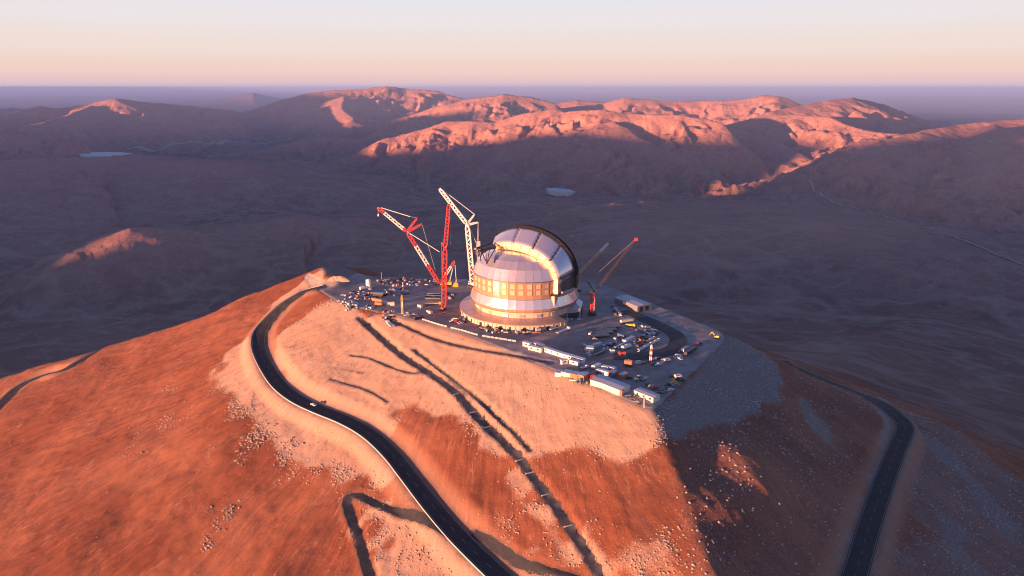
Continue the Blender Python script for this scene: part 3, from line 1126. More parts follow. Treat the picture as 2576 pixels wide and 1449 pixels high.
dr = strip_on('drain_path', 'ditch', 2.7, M_DRAIN, 'long dark gravel drain running down the sunlit front slope', 1)
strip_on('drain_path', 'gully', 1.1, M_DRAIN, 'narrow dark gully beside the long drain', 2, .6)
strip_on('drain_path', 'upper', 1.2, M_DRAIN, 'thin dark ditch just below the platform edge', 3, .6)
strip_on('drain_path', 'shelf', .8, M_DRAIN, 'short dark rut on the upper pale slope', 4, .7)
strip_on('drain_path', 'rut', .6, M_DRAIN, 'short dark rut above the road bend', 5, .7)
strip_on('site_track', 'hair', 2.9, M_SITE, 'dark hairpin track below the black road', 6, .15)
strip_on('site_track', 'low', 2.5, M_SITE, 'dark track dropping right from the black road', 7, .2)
q = ROADS['ditch']['p']
nq = frame(q)
for t_ in (.44, .52, .58, .70, .74, .80, .88):                 # pale check dams across the drain
    k = int(t_ * (len(q) - 1))
    x, y = q[k, 0], q[k, 1]
    o = MB().box((0, 0, .25), (.7, 6.0, .8), 0, .8).build('check_dam', M_CONC, dr)
    o.location = (x, y, float(surf(x, y)))
    o.rotation_euler.z = math.atan2(nq[k, 1], nq[k, 0]) - math.pi / 2
# ------------------------------------------------------------------ observatory dome
def metal(name, col, rough, metallic=0.9):
    if name in MATS:
        return MATS[name]
    m, n, l, b = new_mat(name)
    nt = m.node_tree
    tc = N(n, 'ShaderNodeTexCoord')
    oi = N(n, 'ShaderNodeObjectInfo')
    f = noise(nt, tc.outputs['Object'], 0.12, 2, 0.5)
    v = rng(nt, oi.outputs['Random'], 0, 1, 0.90, 1.06)
    hsv = N(n, 'ShaderNodeHueSaturation')
    hsv.inputs['Color'].default_value = (col[0], col[1], col[2], 1)
    l.new(v, hsv.inputs['Value'])
    c = mixcol(nt, rng(nt, f, 0.5, 0.85, 0, 0.12), hsv.outputs[0], (0.34, 0.26, 0.21))
    l.new(c, b.inputs['Base Color'])
    b.inputs['Metallic'].default_value = metallic
    l.new(rng(nt, f, 0.3, 0.7, rough - 0.05, rough + 0.08), b.inputs['Roughness'])
    MATS[name] = m
    return m


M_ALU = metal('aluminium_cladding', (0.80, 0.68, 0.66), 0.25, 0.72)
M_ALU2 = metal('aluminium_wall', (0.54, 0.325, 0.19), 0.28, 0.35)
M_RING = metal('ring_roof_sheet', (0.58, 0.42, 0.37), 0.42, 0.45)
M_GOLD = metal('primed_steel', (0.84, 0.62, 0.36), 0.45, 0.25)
M_DARK = paint('dark_steel', (0.030, 0.029, 0.034), 0.5, 0.3, 0.15)
M_WALL = paint('pale_render', (0.58, 0.44, 0.33), 0.75, 0, 0.25, 0.3)
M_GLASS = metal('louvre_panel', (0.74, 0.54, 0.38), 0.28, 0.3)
M_OPEN = paint('dark_opening', (0.012, 0.012, 0.014), 0.7, 0, 0.05)
M_RIM = paint('black_seal', (0.012, 0.012, 0.015), 0.85, 0, 0.05)
M_RIM.node_tree.nodes['Principled BSDF'].inputs['Specular IOR Level'].default_value = 0.05
M_SEAM = paint('seam_strip', (0.16, 0.13, 0.13), 0.5, 0.5, 0.1)

DC = P(*c1(1007, 1131), 0.0)
DZ0 = 0.25
dome = thing('observatory_dome', (DC[0], DC[1], DZ0), 'large silver telescope dome with raised arched door housing on the platform', 'dome')
NF = 40
DA = 2 * math.pi / NF
PH = math.radians(4.0)


def ringpt(r, z, a):
    return Vector((r * math.cos(a), r * math.sin(a), z))


def slab(r0, z0, r1, z1, da, gap=0.05, th=0.25):
    """flat panel spanning one facet, centred on angle 0, with a joint round it"""
    c = math.cos(da / 2)
    g0, g1 = gap / max(r0, .1), gap / max(r1, .1)
    A = ringpt(r0, z0, -da / 2 + g0)
    B = ringpt(r0, z0, da / 2 - g0)
    C = ringpt(r1, z1, da / 2 - g1)
    D = ringpt(r1, z1, -da / 2 + g1)
    ed = (C - B).normalized() * gap
    A, B, C, D = A + ed, B + ed, C - ed, D - ed
    nrm = (B - A).cross(D - A).normalized()
    mb = MB()
    q = nrm * th
    mb.quadbox([A - q, B - q, C - q, D - q, A, B, C, D])
    return mb


def ring_parts(name, r0, z0, r1, z1, mat, nf=NF, gap=0.06, th=0.25, keep=None, parent=dome, ph=PH):
    da = 2 * math.pi / nf
    me = slab(r0, z0, r1, z1, da, gap, th).mesh(name, mat)
    res = []
    for i in range(nf):
        a = i * da + ph
        if keep and not keep(math.degrees(a) % 360):
            continue
        o = bpy.data.objects.new(name, me)
        link(o, parent)
        o.rotation_euler = (0, 0, a)
        res.append((o, a))
    return res


def shell(prof, n=80, a0=0.0, a1=2 * math.pi):
    mb = MB()
    full = abs(a1 - a0 - 2 * math.pi) < 1e-6
    m = n if full else n + 1
    for r, z in prof:
        for i in range(m):
            mb.v.append(tuple(ringpt(r, z, a0 + (a1 - a0) * i / n)))
    for k in range(len(prof) - 1):
        for i in range(n):
            j = (i + 1) % m
            mb.f.append((k * m + i, k * m + j, (k + 1) * m + j, (k + 1) * m + i))
    return mb


# dark core behind the joints
shell([(41.8, -1), (41.8, 12), (44.9, 12.2), (45.2, 14.4), (43.4, 22), (43.4, 36.2), (39.4, 45.0), (32.4, 50.1), (23.4, 53.7), (11.6, 56.0), (0.05, 56.6)], 80).build('core', M_SEAM, dome)
# base ring
FR = lambda a: 118 <= a <= 306
ring_parts('ring_roof_panel', 55.9, 5.0, 42.6, 6.4, M_RING, 60, 0.04, 0.2, FR)
shell([(55.1, -1.2), (55.1, 4.78)], 120, math.radians(116), math.radians(308)).build('ring_wall', M_WALL, dome)
shell([(55.8, 4.3), (56.15, 4.35), (56.15, 4.98), (55.8, 5.0)], 120, math.radians(116), math.radians(308)).build('ring_fascia', M_ALU2, dome)
for a in (116.0, 308.0):
    t = math.radians(a)
    mb = MB()
    A, B = ringpt(42.2, 0, t), ringpt(55.1, 0, t)
    mb.v += [(A.x, A.y, -1), (B.x, B.y, -1), (B.x, B.y, 4.78), (A.x, A.y, 6.1)]
    mb.f.append((0, 1, 2, 3))
    mb.build('ring_end_wall', M_WALL, dome)
for i in range(46):                                     # piers and doors along the ring wall
    a = math.radians(125 + i * 4.0)
    k = i % 5
    mb = MB()
    if k in (1, 3):
        mb.box((55.22, 0, 1.5), (0.3, 2.6 if k == 1 else 1.2, 3.0))
        o = mb.build('door', M_OPEN, dome)
    else:
        mb.box((55.25, 0, 2.2), (0.45, 0.55, 4.6))
        o = mb.build('buttress', M_WALL, dome)
    o.rotation_euler = (0, 0, a)
# pier
ring_parts('pier_panel', 42.6, 5.2, 42.6, 11.7, M_WALL, NF, 0.04, 0.3)
for a, w in ((-93.5, 4.2), (-75.0, 4.2), (-57.5, 3.4), (-112.0, 4.6), (-132, 3.4), (-150, 3.4)):
    o = MB().box((42.75, 0, 8.1), (0.5, w, 2.6)).build('window', M_ALU, dome)
    o.rotation_euler = (0, 0, math.radians(a))
# skirt
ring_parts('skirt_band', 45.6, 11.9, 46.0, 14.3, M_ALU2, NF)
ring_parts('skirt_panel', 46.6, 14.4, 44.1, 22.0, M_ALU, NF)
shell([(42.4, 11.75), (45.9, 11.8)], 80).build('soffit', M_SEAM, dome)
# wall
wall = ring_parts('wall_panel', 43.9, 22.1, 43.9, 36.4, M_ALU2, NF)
ci = math.cos(DA / 2)
winm = None
for o, a in wall:
    deg = math.degrees(a) % 360
    if deg < 196 or deg > 305:
        continue
    if 236 <= deg <= 245:
        w = MB().box((43.9 * ci + 0.12, 0, 30.0), (0.3, 6.0, 12.6)).build('bright_panel', M_ALU, o)  # paler panel standing in for the sun's highlight on the wall
        continue
    for zc in (27.9, 33.0):
        if winm is None:
            mb = MB()
            for zz in (-2.1, 2.1):
                mb.box((0, 0, zz), (0.35, 4.7, 0.35))
            for yy in (-2.2, 2.2):
                mb.box((0, yy, 0), (0.35, 0.35, 4.3))
            winm = mb.mesh('window_frame', M_ALU2)
            mb = MB().box((0, 0, 0), (0.14, 4.2, 3.9))
            panm = mb.mesh('louvre', M_GLASS)
            mb = MB()
            for k in range(1, 4):
                mb.box((0.09, 0, -2.0 + k), (0.1, 4.1, 0.12))
            barm = mb.mesh('glazing_bar', M_ALU2)
        f = bpy.data.objects.new('window_frame', winm)
        link(f, o)
        f.location = (43.9 * ci + 0.15, 0, zc)
        g = bpy.data.objects.new('louvre', panm)
        link(g, o)
        g.location = (43.9 * ci + 0.10, 0, zc)
ring_parts('eave_trim', 44.5, 36.2, 44.5, 36.9, M_SEAM, NF, 0.0, 0.4)
# roof bands
RB = [(44.2, 36.9), (40.0, 45.5), (33.0, 50.6), (24.0, 54.2), (12.0, 56.5), (0.3, 57.1)]
for k in range(5):
    nf = NF if k < 3 else 20
    ring_parts('roof_panel', RB[k][0], RB[k][1], RB[k + 1][0], RB[k + 1][1], M_ALU, nf, 0.06, 0.25, None, dome, PH + (DA / 2 if nf == 20 else 0))

# arched door housing
AW = Vector((-0.588, -0.809, 0))
AV = Vector((0.809, -0.588, 0))


def arc(w, a, b, deg, zc=38.0):
    t = math.radians(deg)
    return AW * w + AV * (a * math.cos(t)) + Vector((0, 0, zc + b * math.sin(t)))


FW, FA, FB = 16.7, 44.3, 24.2
RW, RA, RBB = -6.0, 46.6, 33.2
SEAMS = [(118, 140), (90, 101), (64, 74), (36, 46), (1, 5)]


def patch(name, rows, mat, th=0.0):
    """grid of points -> sheet with thickness"""
    mb = MB()
    R, C = len(rows), len(rows[0])
    for row in rows:
        mb.v += [tuple(p) for p in row]
    for i in range(R - 1):
        for j in range(C - 1):
            k = i * C + j
            mb.f.append((k, k + 1, k + C + 1, k + C))
    o = mb.build(name, mat, dome)
    if th:
        md = o.modifiers.new('thickness', 'SOLIDIFY')
        md.thickness = th
        md.offset = 0
    for p_ in o.data.polygons:
        p_.use_smooth = True
    return o


def shellpt(u, df, dr):
    """u 0 front edge .. 1 rear edge of the housing, slightly bulged"""
    a = arc(FW, FA, FB, df)
    b = arc(RW, RA, RBB, dr)
    m = a.lerp(b, u)
    cen = AW * (FW + (RW - FW) * u) + Vector((0, 0, 38))
    return m + (m - cen).normalized() * (0.35 * 4 * u * (1 - u))


for s in range(4):
    (f0, r0), (f1, r1) = SEAMS[s], SEAMS[s + 1]
    rows = []
    for i in range(9):
        t = 0.012 + i / 8 * 0.976
        rows.append([shellpt(j / 6, f0 + (f1 - f0) * t, r0 + (r1 - r0) * t) for j in range(7)])
    patch('door_panel', rows, M_ALU, 0.5)
for s, (f, r) in enumerate(SEAMS[1:4]):
    mb = MB()
    pts = [shellpt(j / 10, f, r) for j in range(11)]
    for a, b in zip(pts[:-1], pts[1:]):
        mb.bar(a, b, 0.8 if s == 0 else 0.6, 0.9)
    mb.build('seam_rib', M_ALU if s == 0 else M_DARK, dome)
    for j in range(1, 10, 2):
        p_ = shellpt(j / 10 + 0.03, f, r)
        MB().box(p_ + (p_ - Vector((0, 0, 38))).normalized() * 0.5, (0.9, 0.9, 0.6)).build('hatch', M_SEAM, dome)
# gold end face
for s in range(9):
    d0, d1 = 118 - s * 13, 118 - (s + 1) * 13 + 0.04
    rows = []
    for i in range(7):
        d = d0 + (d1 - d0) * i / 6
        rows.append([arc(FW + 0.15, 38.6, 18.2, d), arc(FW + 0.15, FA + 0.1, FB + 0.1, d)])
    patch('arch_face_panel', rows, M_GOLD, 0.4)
# upright of the arch and the side wall below the last panel
mb = MB()
for z0_, z1_ in ((25.6, 38.2),):
    a, b = AV * 38.6 + AW * (FW + 0.2), AV * 44.5 + AW * (FW + 0.2)
    c, d = AV * 44.5 + AW * (FW - 1.0), AV * 38.6 + AW * (FW - 1.0)
    mb.quadbox([p_ + Vector((0, 0, z)) for z in (z0_, z1_) for p_ in (a, b, c, d)])
mb.build('arch_upright', M_GOLD, dome)
rows = []
for z0_, z1_ in ((25.5, 25.5), (30, 31.5), (34, 36.5), (38.2, 41.0)):
    rows.append([AV * 44.3 + AW * (FW - 0.2) + Vector((0, 0, z0_)), AV * 45.6 + AW * 6 + Vector((0, 0, (z0_ + z1_) / 2)), AV * 46.5 + AW * RW + Vector((0, 0, z1_))])
patch('side_wall_panel', rows, metal('dark_cladding', (0.13, 0.11, 0.11), 0.4, 0.5), 0.4)  # side turned from the sun, its shade put into the cladding colour
mb = MB().quadbox([p_ + Vector((0, 0, z)) for z, k in ((25.2, 0), (27.4, 0)) for p_ in (AV * 41 + AW * 14, AV * 46.6 + AW * 13, AV * 48.2 + AW * -4, AV * 42 + AW * -6)])
mb.build('walkway', M_ALU, dome)
# black rear rim
def strip(name, w0, w1, a, b, d0, d1, mat, n=40, a2=None, b2=None):
    rows = []
    for i in range(n + 1):
        d = d0 + (d1 - d0) * i / n
        rows.append([arc(w0, a, b, d), arc(w1, a2 or a, b2 or b, d)])
    return patch(name, rows, mat, 0.0)


strip('rear_rim', RW + 0.9, RW - 2.2, RA + 2.0, RBB + 2.0, 104, -1, M_RIM)
strip('rim_face', RW + 0.9, RW + 0.9, RA - 0.6, RBB - 0.6, 104, -1, M_RIM, 40, RA + 2.0, RBB + 2.0)
strip('rim_back', RW - 2.2, RW - 2.2, RA - 8, RBB - 12, 140, -1, M_RIM, 40, RA + 1.9, RBB + 1.9)
MB().quadbox([p_ + Vector((0, 0, z)) for z in (26, 38.2) for p_ in (AV * 46.2 + AW * (RW + .4), AV * 48.0 + AW * (RW + .4), AV * 48.0 + AW * (RW - 2.2), AV * 43 + AW * (RW - 2.2))]).build('rim_post', M_DARK, dome)
strip('rear_door_skin', RW - 2.2, -18, RA - 4, RBB - 2, 138, 2, M_ALU, 40, 36, 22)
strip('rear_end_face', -18, -18, 36, 22, 138, 2, M_GOLD, 40, 30, 17)
# closing wall at the upper end of the housing
rows = []
for j in range(7):
    a = shellpt(j / 6, 118, 140)
    b = Vector((a.x * 0.93, a.y * 0.93, 48.5))
    rows.append([a, b])
patch('end_wall', rows, M_DARK, 0.3)
# work platform and box at the foot of the arch
mb = MB()
p0 = AV * 42.8 + AW * 18
mb.quadbox([Vector((x, y, z)) + p0 for z in (25.2, 26.0) for x, y in ((-4.5, -4.2), (3.5, -1.5), (4.5, 1.0), (-3, 1.5))])
mb.build('arch_foot_platform', M_DARK, dome)
mb = MB()
p1 = AV * 40.4 + AW * 16
mb.box((p1.x, p1.y, 19.5), (4.2, 5.0, 9.0), math.atan2(AV.y, AV.x))
mb.build('lift_housing', M_WALL, dome)
# truss at the upper left end
mb = MB()
tw = lambda cx, cy, w: atY(*c1(cx, cy), DC[1] - w) - np.array([DC[0], DC[1], DZ0])
T0, T1, T2, T3 = tw(625, 352, 4), tw(455, 415, 14), tw(675, 410, 12), tw(480, 440, 22)
for a, b, w in ((T0, T1, 1.3), (T2, T3, 1.3), (T1, T3, 0.9), (T0, T2, 0.9), ((T0 + T1) / 2, (T2 + T3) / 2, 0.8), (T0, (T2 + T3) / 2, 0.6), (T1, (T2 + T3) / 2, 0.6)):
    mb.bar(a, b, w)
for a, b in (((675, 405), (570, 595)), ((605, 420), (575, 590)), ((560, 425), (568, 595)), ((505, 440), (560, 560)), ((490, 440), (500, 560)), ((530, 430), (500, 520))):
    mb.bar(tw(*a, 15), tw(*b, 30), 0.6)
mb.build('erection_truss', M_DARK, dome)
# ------------------------------------------------------------------ side annex of the dome
an = [c1(1400, 1225), c1(1650, 1195), c1(1680, 1120)]
A0, A1, A2 = [P(a, b) for a, b in an]
annex = thing('service_annex', (A1[0], A1[1], 0.2), 'grey hip roofed service building against the right side of the dome', 'building')
pts = [P(*c1(1395, 1200)), P(*c1(1500, 1232)), P(*c1(1655, 1215)), P(*c1(1680, 1130)), P(*c1(1590, 1075)), P(*c1(1440, 1080))]
rel = [Vector((p_[0] - A1[0], p_[1] - A1[1], 0)) for p_ in pts]
cen = sum(rel, Vector()) / len(rel)
for i in range(len(rel)):
    a, b = rel[i], rel[(i + 1) % len(rel)]
    mb = MB()
    mb.v += [(a.x, a.y, -1), (b.x, b.y, -1), (b.x, b.y, 7.5), (a.x, a.y, 7.5)]
    mb.f.append((0, 1, 2, 3))
    o = mb.build('wall', paint('annex_wall', (0.33, 0.32, 0.33), 0.7, 0.0, 0.2), annex)
    mb = MB()
    e = 1.04
    a2, b2 = cen + (a - cen) * e, cen + (b - cen) * e
    a3, b3 = cen + (a - cen) * 0.25, cen + (b - cen) * 0.25
    mb.v += [(a2.x, a2.y, 7.4), (b2.x, b2.y, 7.4), (b3.x, b3.y, 13.0), (a3.x, a3.y, 13.0)]
    mb.f.append((0, 1, 2, 3))
    mb.build('roof_panel', paint('annex_roof', (0.55, 0.56, 0.60), 0.45, 0.4, 0.1), annex)
    if i in (0, 1, 2):
        for t in (0.2, 0.45, 0.75):
            q = a.lerp(b, t)
            nrm = Vector(((b - a).y, -(b - a).x, 0)).normalized()
            mb = MB().box((q.x + nrm.x * 0.1, q.y + nrm.y * 0.1, 2.2), (3.6, 0.5, 4.6), math.atan2((b - a).y, (b - a).x))
            mb.build('opening', M_OPEN, annex)
mb = MB()
mb.v += [tuple(cen + (p_ - cen) * 0.25 + Vector((0, 0, 13.0))) for p_ in rel]
mb.f.append(tuple(range(len(rel))))
mb.build('ridge_cap', MATS['annex_roof'], annex)
# ------------------------------------------------------------------ cranes
M_RED = paint('crane_red', (0.62, 0.045, 0.04), 0.45, 0, 0.12)
M_WHT = paint('crane_white', (0.80, 0.76, 0.70), 0.5, 0, 0.15)
M_YEL = paint('crane_yellow', (0.72, 0.42, 0.05), 0.5, 0, 0.15)
M_ORG = paint('crane_orange', (0.66, 0.40, 0.22), 0.5, 0, 0.2)
M_CAB = paint('cable_grey', (0.42, 0.38, 0.37), 0.5, 0.3, 0.1)
M_TYRE = paint('rubber', (0.025, 0.025, 0.027), 0.8, 0, 0.2)
M_WIN = paint('tinted_glass', (0.03, 0.035, 0.045), 0.15, 0, 0.05)


def lattice(parent, A, B, w0, w1, bands, name='boom_section', chord=0.5, lace=0.28, origin=(0, 0, 0)):
    """four-chord lattice boom, one part for each painted band"""
    A, B = Vector(A) - Vector(origin), Vector(B) - Vector(origin)
    d = B - A
    L = d.length
    d = d.normalized()
    s = d.cross(Vector((0, 1, 0))).normalized()
    t = Vector((0, 1, 0))
    t = (t - d * t.dot(d)).normalized()
    out = []
    for t0, t1, mat in bands:
        mb = MB()

        def corner(u, k):
            w = (w0 + (w1 - w0) * u) / 2
            if u < 0.04:
                w *= 0.35 + 0.65 * u / 0.04
            if u > 0.95:
                w *= 0.4 + 0.6 * (1 - u) / 0.05
            e = ((1, 1), (1, -1), (-1, -1), (-1, 1))[k]
            return A + d * (L * u) + s * (w * e[0]) + t * (w * e[1])
        n = max(2, int(round((t1 - t0) * L / ((w0 + w1) / 2 * 1.1))))
        us = [t0 + (t1 - t0) * i / n for i in range(n + 1)]
        for i in range(n):
            for k in range(4):
                mb.bar(corner(us[i], k), corner(us[i + 1], k), chord)
                k2 = (k + 1) % 4
                if (i + k) % 2:
                    mb.bar(corner(us[i], k), corner(us[i + 1], k2), lace)
                else:
                    mb.bar(corner(us[i], k2), corner(us[i + 1], k), lace)
        out.append(mb.build(name, mat, parent))
    return out


def rope(parent, a, b, origin, w=0.22, mat=None, name='pendant_line'):
    a, b = Vector(a) - Vector(origin), Vector(b) - Vector(origin)
    return MB().bar(a, b, w).build(name, mat or M_CAB, parent)


def crawler(root, rz, mat, scale=1.0, deckz=2.6):
    """undercarriage with two tracks, deck, cab, counterweight"""
    for s in (-1, 1):
        mb = MB()
        poly = [(-4.4, 0.5), (-3.9, 0), (3.9, 0), (4.4, 0.5), (4.4, 1.1), (3.9, 1.6), (-3.9, 1.6), (-4.4, 1.1)]
        mb.prism([(x * scale, z * scale) for x, z in poly], s * 3.0 * scale - 0.65 * scale, s * 3.0 * scale + 0.65 * scale)
        o = mb.build('crawler_track', M_TYRE, root)
        o.rotation_euler.z = rz
    o = MB().box((0, 0, 1.5 * scale), (4.5 * scale, 5.2 * scale, 1.0 * scale)).build('car_body', M_DARK, root)
    o.rotation_euler.z = rz
    o = MB().box((-1.5 * scale, 0, (deckz + 0.6) * scale), (8.5 * scale, 3.4 * scale, 1.9 * scale), 0, 0.96).build('upper_deck', mat, root)
    o.rotation_euler.z = rz
    o = MB().box((-5.4 * scale, 0, (deckz + 0.9) * scale), (2.0 * scale, 4.6 * scale, 2.6 * scale), 0, 0.94).build('counterweight', mat, root)
    o.rotation_euler.z = rz
    o = MB().box((2.8 * scale, 2.2 * scale, (deckz + 0.7) * scale), (2.2 * scale, 1.5 * scale, 2.2 * scale), 0, 0.9).build('cab', mat, root)
    o.rotation_euler.z = rz
    g = MB().box((2.9 * scale, 2.25 * scale, (deckz + 1.0) * scale), (2.25 * scale, 1.56 * scale, 0.8 * scale)).build('cab_window', M_WIN, root)
    g.rotation_euler.z = rz


def W3(x, y, Y):
    return atY(*c3(x, y), Y)


# red and white crane with a folded-out jib, left
b = P(*c3(900, 1165), 0.3)
Y = b[1]
cr = thing('lattice_crane', b, 'red and white banded lattice crane with drooping jib and hook left of dome', 'crane')
crawler(cr, math.pi, M_YEL, 1.05)
F = W3(838, 1128, Y - 1)
H = W3(492, 572, Y - 1)
lattice(cr, F, H, 3.0, 3.0, [(0, .36, M_RED), (.36, .74, M_WHT), (.74, 1, M_RED)], 'boom_section', .5, .3, b)
J = W3(165, 300, Y - 1)
lattice(cr, W3(480, 560, Y - 1), J, 2.6, 2.2, [(0, .1, M_RED), (.1, .77, M_WHT), (.77, 1, M_RED)], 'jib_section', .45, .28, b)
S1, S2 = W3(598, 416, Y - 1), W3(650, 480, Y - 1)
lattice(cr, W3(485, 565, Y - 1), S1, 1.9, 1.2, [(0, 1, M_RED)], 'jib_strut', .45, .28, b)
lattice(cr, W3(490, 570, Y - 1), S2, 1.9, 1.2, [(0, 1, M_RED)], 'jib_strut', .45, .28, b)
rope(cr, W3(200, 302, Y - 1), W3(520, 400, Y - 1), b, .5, M_WHT)
rope(cr, W3(520, 400, Y - 1), S1, b, .25)
rope(cr, S2, W3(812, 1045, Y - 1), b, .28)
rope(cr, W3(520, 585, Y - 3), W3(842, 786, Y - 3), b, .5, M_WHT, 'backstay_bar')
D1 = W3(1008, 884, Y + 1)
lattice(cr, W3(858, 1120, Y + 1), D1, 2.4, 1.8, [(0, .35, M_RED), (.35, .75, M_WHT), (.75, 1, M_RED)], 'derrick_section', .45, .28, b)
rope(cr, D1, W3(952, 1118, Y + 1), b, .4, M_WHT)
rope(cr, D1, W3(1026, 1112, Y + 1), b, .4, M_WHT)
rope(cr, W3(990, 950, Y + 1), W3(940, 1115, Y + 1), b, .25)
rope(cr, W3(172, 310, Y - 1), W3(172, 370, Y - 1), b, .22, None, 'hoist_rope')
hk = Vector(W3(172, 383, Y - 1)) - Vector(b)
MB().box(hk, (1.3, 0.9, 2.2), 0, 0.7).build('hook_block', M_WHT, cr)
cwp = P(*c3(1022, 1166), 0.3)
cw = thing('ballast_stack', cwp, 'yellow stacked ballast slabs hanging behind the red and white crane', 'ballast')
for i in range(4):
    MB().box((0, 0, 0.6 + i * 1.05), (4.6 - (i == 3) * 1.6, 3.0, 0.95)).build('ballast_slab', M_YEL, cw)
MB().box((-3.2, 0, 0.7), (2.0, 2.4, 1.0)).build('ballast_foot', M_YEL, cw)
MB().box((0, 0, 5.0), (0.5, 0.5, 2.0)).build('hanger', M_YEL, cw)

# tall red upright boom in front of it
b = P(*c3(888, 1418), 0.3)
Y = b[1]
rc = thing('tall_lattice_crane', b, 'tall upright red lattice crane standing on the pad left of dome', 'crane')
crawler(rc, math.radians(70), M_RED, 0.55)
lattice(rc, W3(887, 1405, Y), W3(905, 740, Y), 3.9, 3.2, [(0, .5, M_RED), (.5, 1, M_RED)], 'boom_section', .75, .42, b)
lattice(rc, W3(905, 742, Y), W3(945, 262, Y), 3.0, 2.3, [(0, 1, M_RED)], 'upper_boom', .7, .4, b)
lattice(rc, W3(905, 740, Y), W3(866, 686, Y), 1.4, 0.9, [(0, 1, M_RED)], 'strut', .45, .28, b)
rope(rc, W3(866, 686, Y), W3(872, 1390, Y), b, .2)
rope(rc, W3(950, 270, Y), W3(965, 700, Y), b, .16)

# white crane behind the dome
b = P(*c3(1212, 1185), 0.3)
Y = b[1] + 4
wc = thing('white_lattice_crane', (b[0], Y, 0.3), 'white lattice crane with kinked jib rising behind the left of dome', 'crane')
org = (b[0], Y, 0.3)
crawler(wc, math.radians(120), M_WHT, 1.2)
K1 = W3(1146, 486, Y)
lattice(wc, (b[0] - 0.5, Y, 3.0), K1, 4.0, 3.6, [(0, 1, M_WHT)], 'boom_section', 1.15, .8, org)
lattice(wc, K1, W3(845, 95, Y), 3.1, 2.6, [(0, 1, M_WHT)], 'jib_section', .95, .7, org)
Q1, Q2 = W3(1226, 376, Y), W3(1266, 462, Y)
lattice(wc, W3(1152, 470, Y), Q1, 1.5, 0.9, [(0, 1, M_WHT)], 'jib_strut', .45, .28, org)
lattice(wc, W3(1160, 488, Y), Q2, 1.5, 0.9, [(0, 1, M_WHT)], 'jib_strut', .45, .28, org)
rope(wc, W3(885, 115, Y), Q1, org, .4, M_WHT)
rope(wc, Q2, W3(1254, 700, Y), org, .6, M_CAB)
rope(wc, Q2, W3(1270, 700, Y), org, .35, M_CAB)
rope(wc, W3(1168, 520, Y), W3(1245, 690, Y), org, .6, M_CAB)
rope(wc, W3(1245, 700, Y), W3(1235, 1000, Y), org, .4, M_CAB)

# access tower beside the dome
tb = P(*c1(478, 990), 0.3)
tw_ = thing('access_tower', (tb[0] + 1.5, tb[1] + 8, 0.3), 'slim pale access tower clinging to the upper left of dome', 'tower')
o_ = (tb[0] + 1.5, tb[1] + 8, 0.3)
lattice(tw_, o_, atY(*c1(478, 430), o_[1]), 3.2, 3.2, [(0, .9, M_CAB), (.9, 1, M_CAB)], 'tower_section', .6, .4, o_)
tp = Vector(atY(*c1(476, 368), o_[1])) - Vector(o_)
MB().box(tp, (3.2, 3.0, 6.0)).build('lift_cage', M_CONC, tw_)
MB().box(tp + Vector((-1, 0, -4.0)), (6.5, 3.6, 0.9)).build('landing', M_CONC, tw_)

# cranes on the right, behind the dome
def W6(x, y, Y):
    return atY(*c6(x, y), Y)


b = P(*c6(235, 1010), 0.3)
Y = b[1] + 20
b = np.array([b[0], Y, 0.3])
oc = thing('orange_boom_crane', b, 'orange telescopic boom crane half hidden behind the right of dome', 'crane')
crawler(oc, math.radians(100), M_ORG, 1.0)
e0 = W6(225, 1000, Y)
e1 = W6(262, 650, Y)
lattice(oc, (b[0], Y, 2.8), e1, 2.6, 2.2, [(0, 1, M_ORG)], 'boom_section', .5, .3, b)
e2 = W6(570, 330, Y)
e3 = W6(700, 200, Y)
lattice(oc, e1, e3, 1.7, 1.5, [(0, .72, M_ORG), (.72, 1, M_WHT)], 'jib_section', .55, .32, b)
rope(oc, e1, W6(228, 820, Y), b, .6, M_DARK, 'hoist_ram')

b = P(*c6(450, 1290), 0.3)
Y = b[1]
sc_ = thing('red_crawler_crane', b, 'red crawler crane with raised dark boom right of the dome', 'crane')
crawler(sc_, math.radians(80), M_DARK, 0.9)
lattice(sc_, (b[0], Y, 2.5), W6(468, 985, Y), 3.2, 2.6, [(0, 1, M_RED)], 'mast_section', .8, .5, b)
MB().quadbox([Vector(W6(x, y, Y + dy)) - Vector(b) for dy, rr in ((-1.4, 0), (1.4, 0)) for x, y in ((345, 995), (470, 1010), (490, 965), (340, 965))]).build('machine_deck', M_RED, sc_)
MB().box(Vector(W6(440, 945, Y)) - Vector(b), (3.0, 2.2, 1.6)).build('cab', M_ORG, sc_)
M_RED_SHADE = paint('dull_red_steel', (0.05, 0.022, 0.022), 0.55, 0, 0.2)  # dome's shadow on the boom, put into a darker red
h0 = W6(490, 945, Y)
h1 = W6(1115, 140, Y)
lattice(sc_, h0, h1, 1.5, 1.2, [(0, .55, M_RED_SHADE), (.55, .96, M_RED_SHADE), (.96, 1, M_RED)], 'boom_section', .2, .1, b)
MB().box(Vector(W6(1122, 140, Y)) - Vector(b), (2.6, 1.6, 2.4), 0, .8).build('boom_head', M_RED, sc_)
rope(sc_, h0, W6(388, 790, Y), b, .9, M_DARK, 'rear_mast')
rope(sc_, h0, W6(395, 855, Y), b, .35, M_RED_SHADE, 'rear_mast')
rope(sc_, W6(388, 790, Y), W6(350, 975, Y), b, .2)
rope(sc_, W6(388, 790, Y), h1, b, .14)
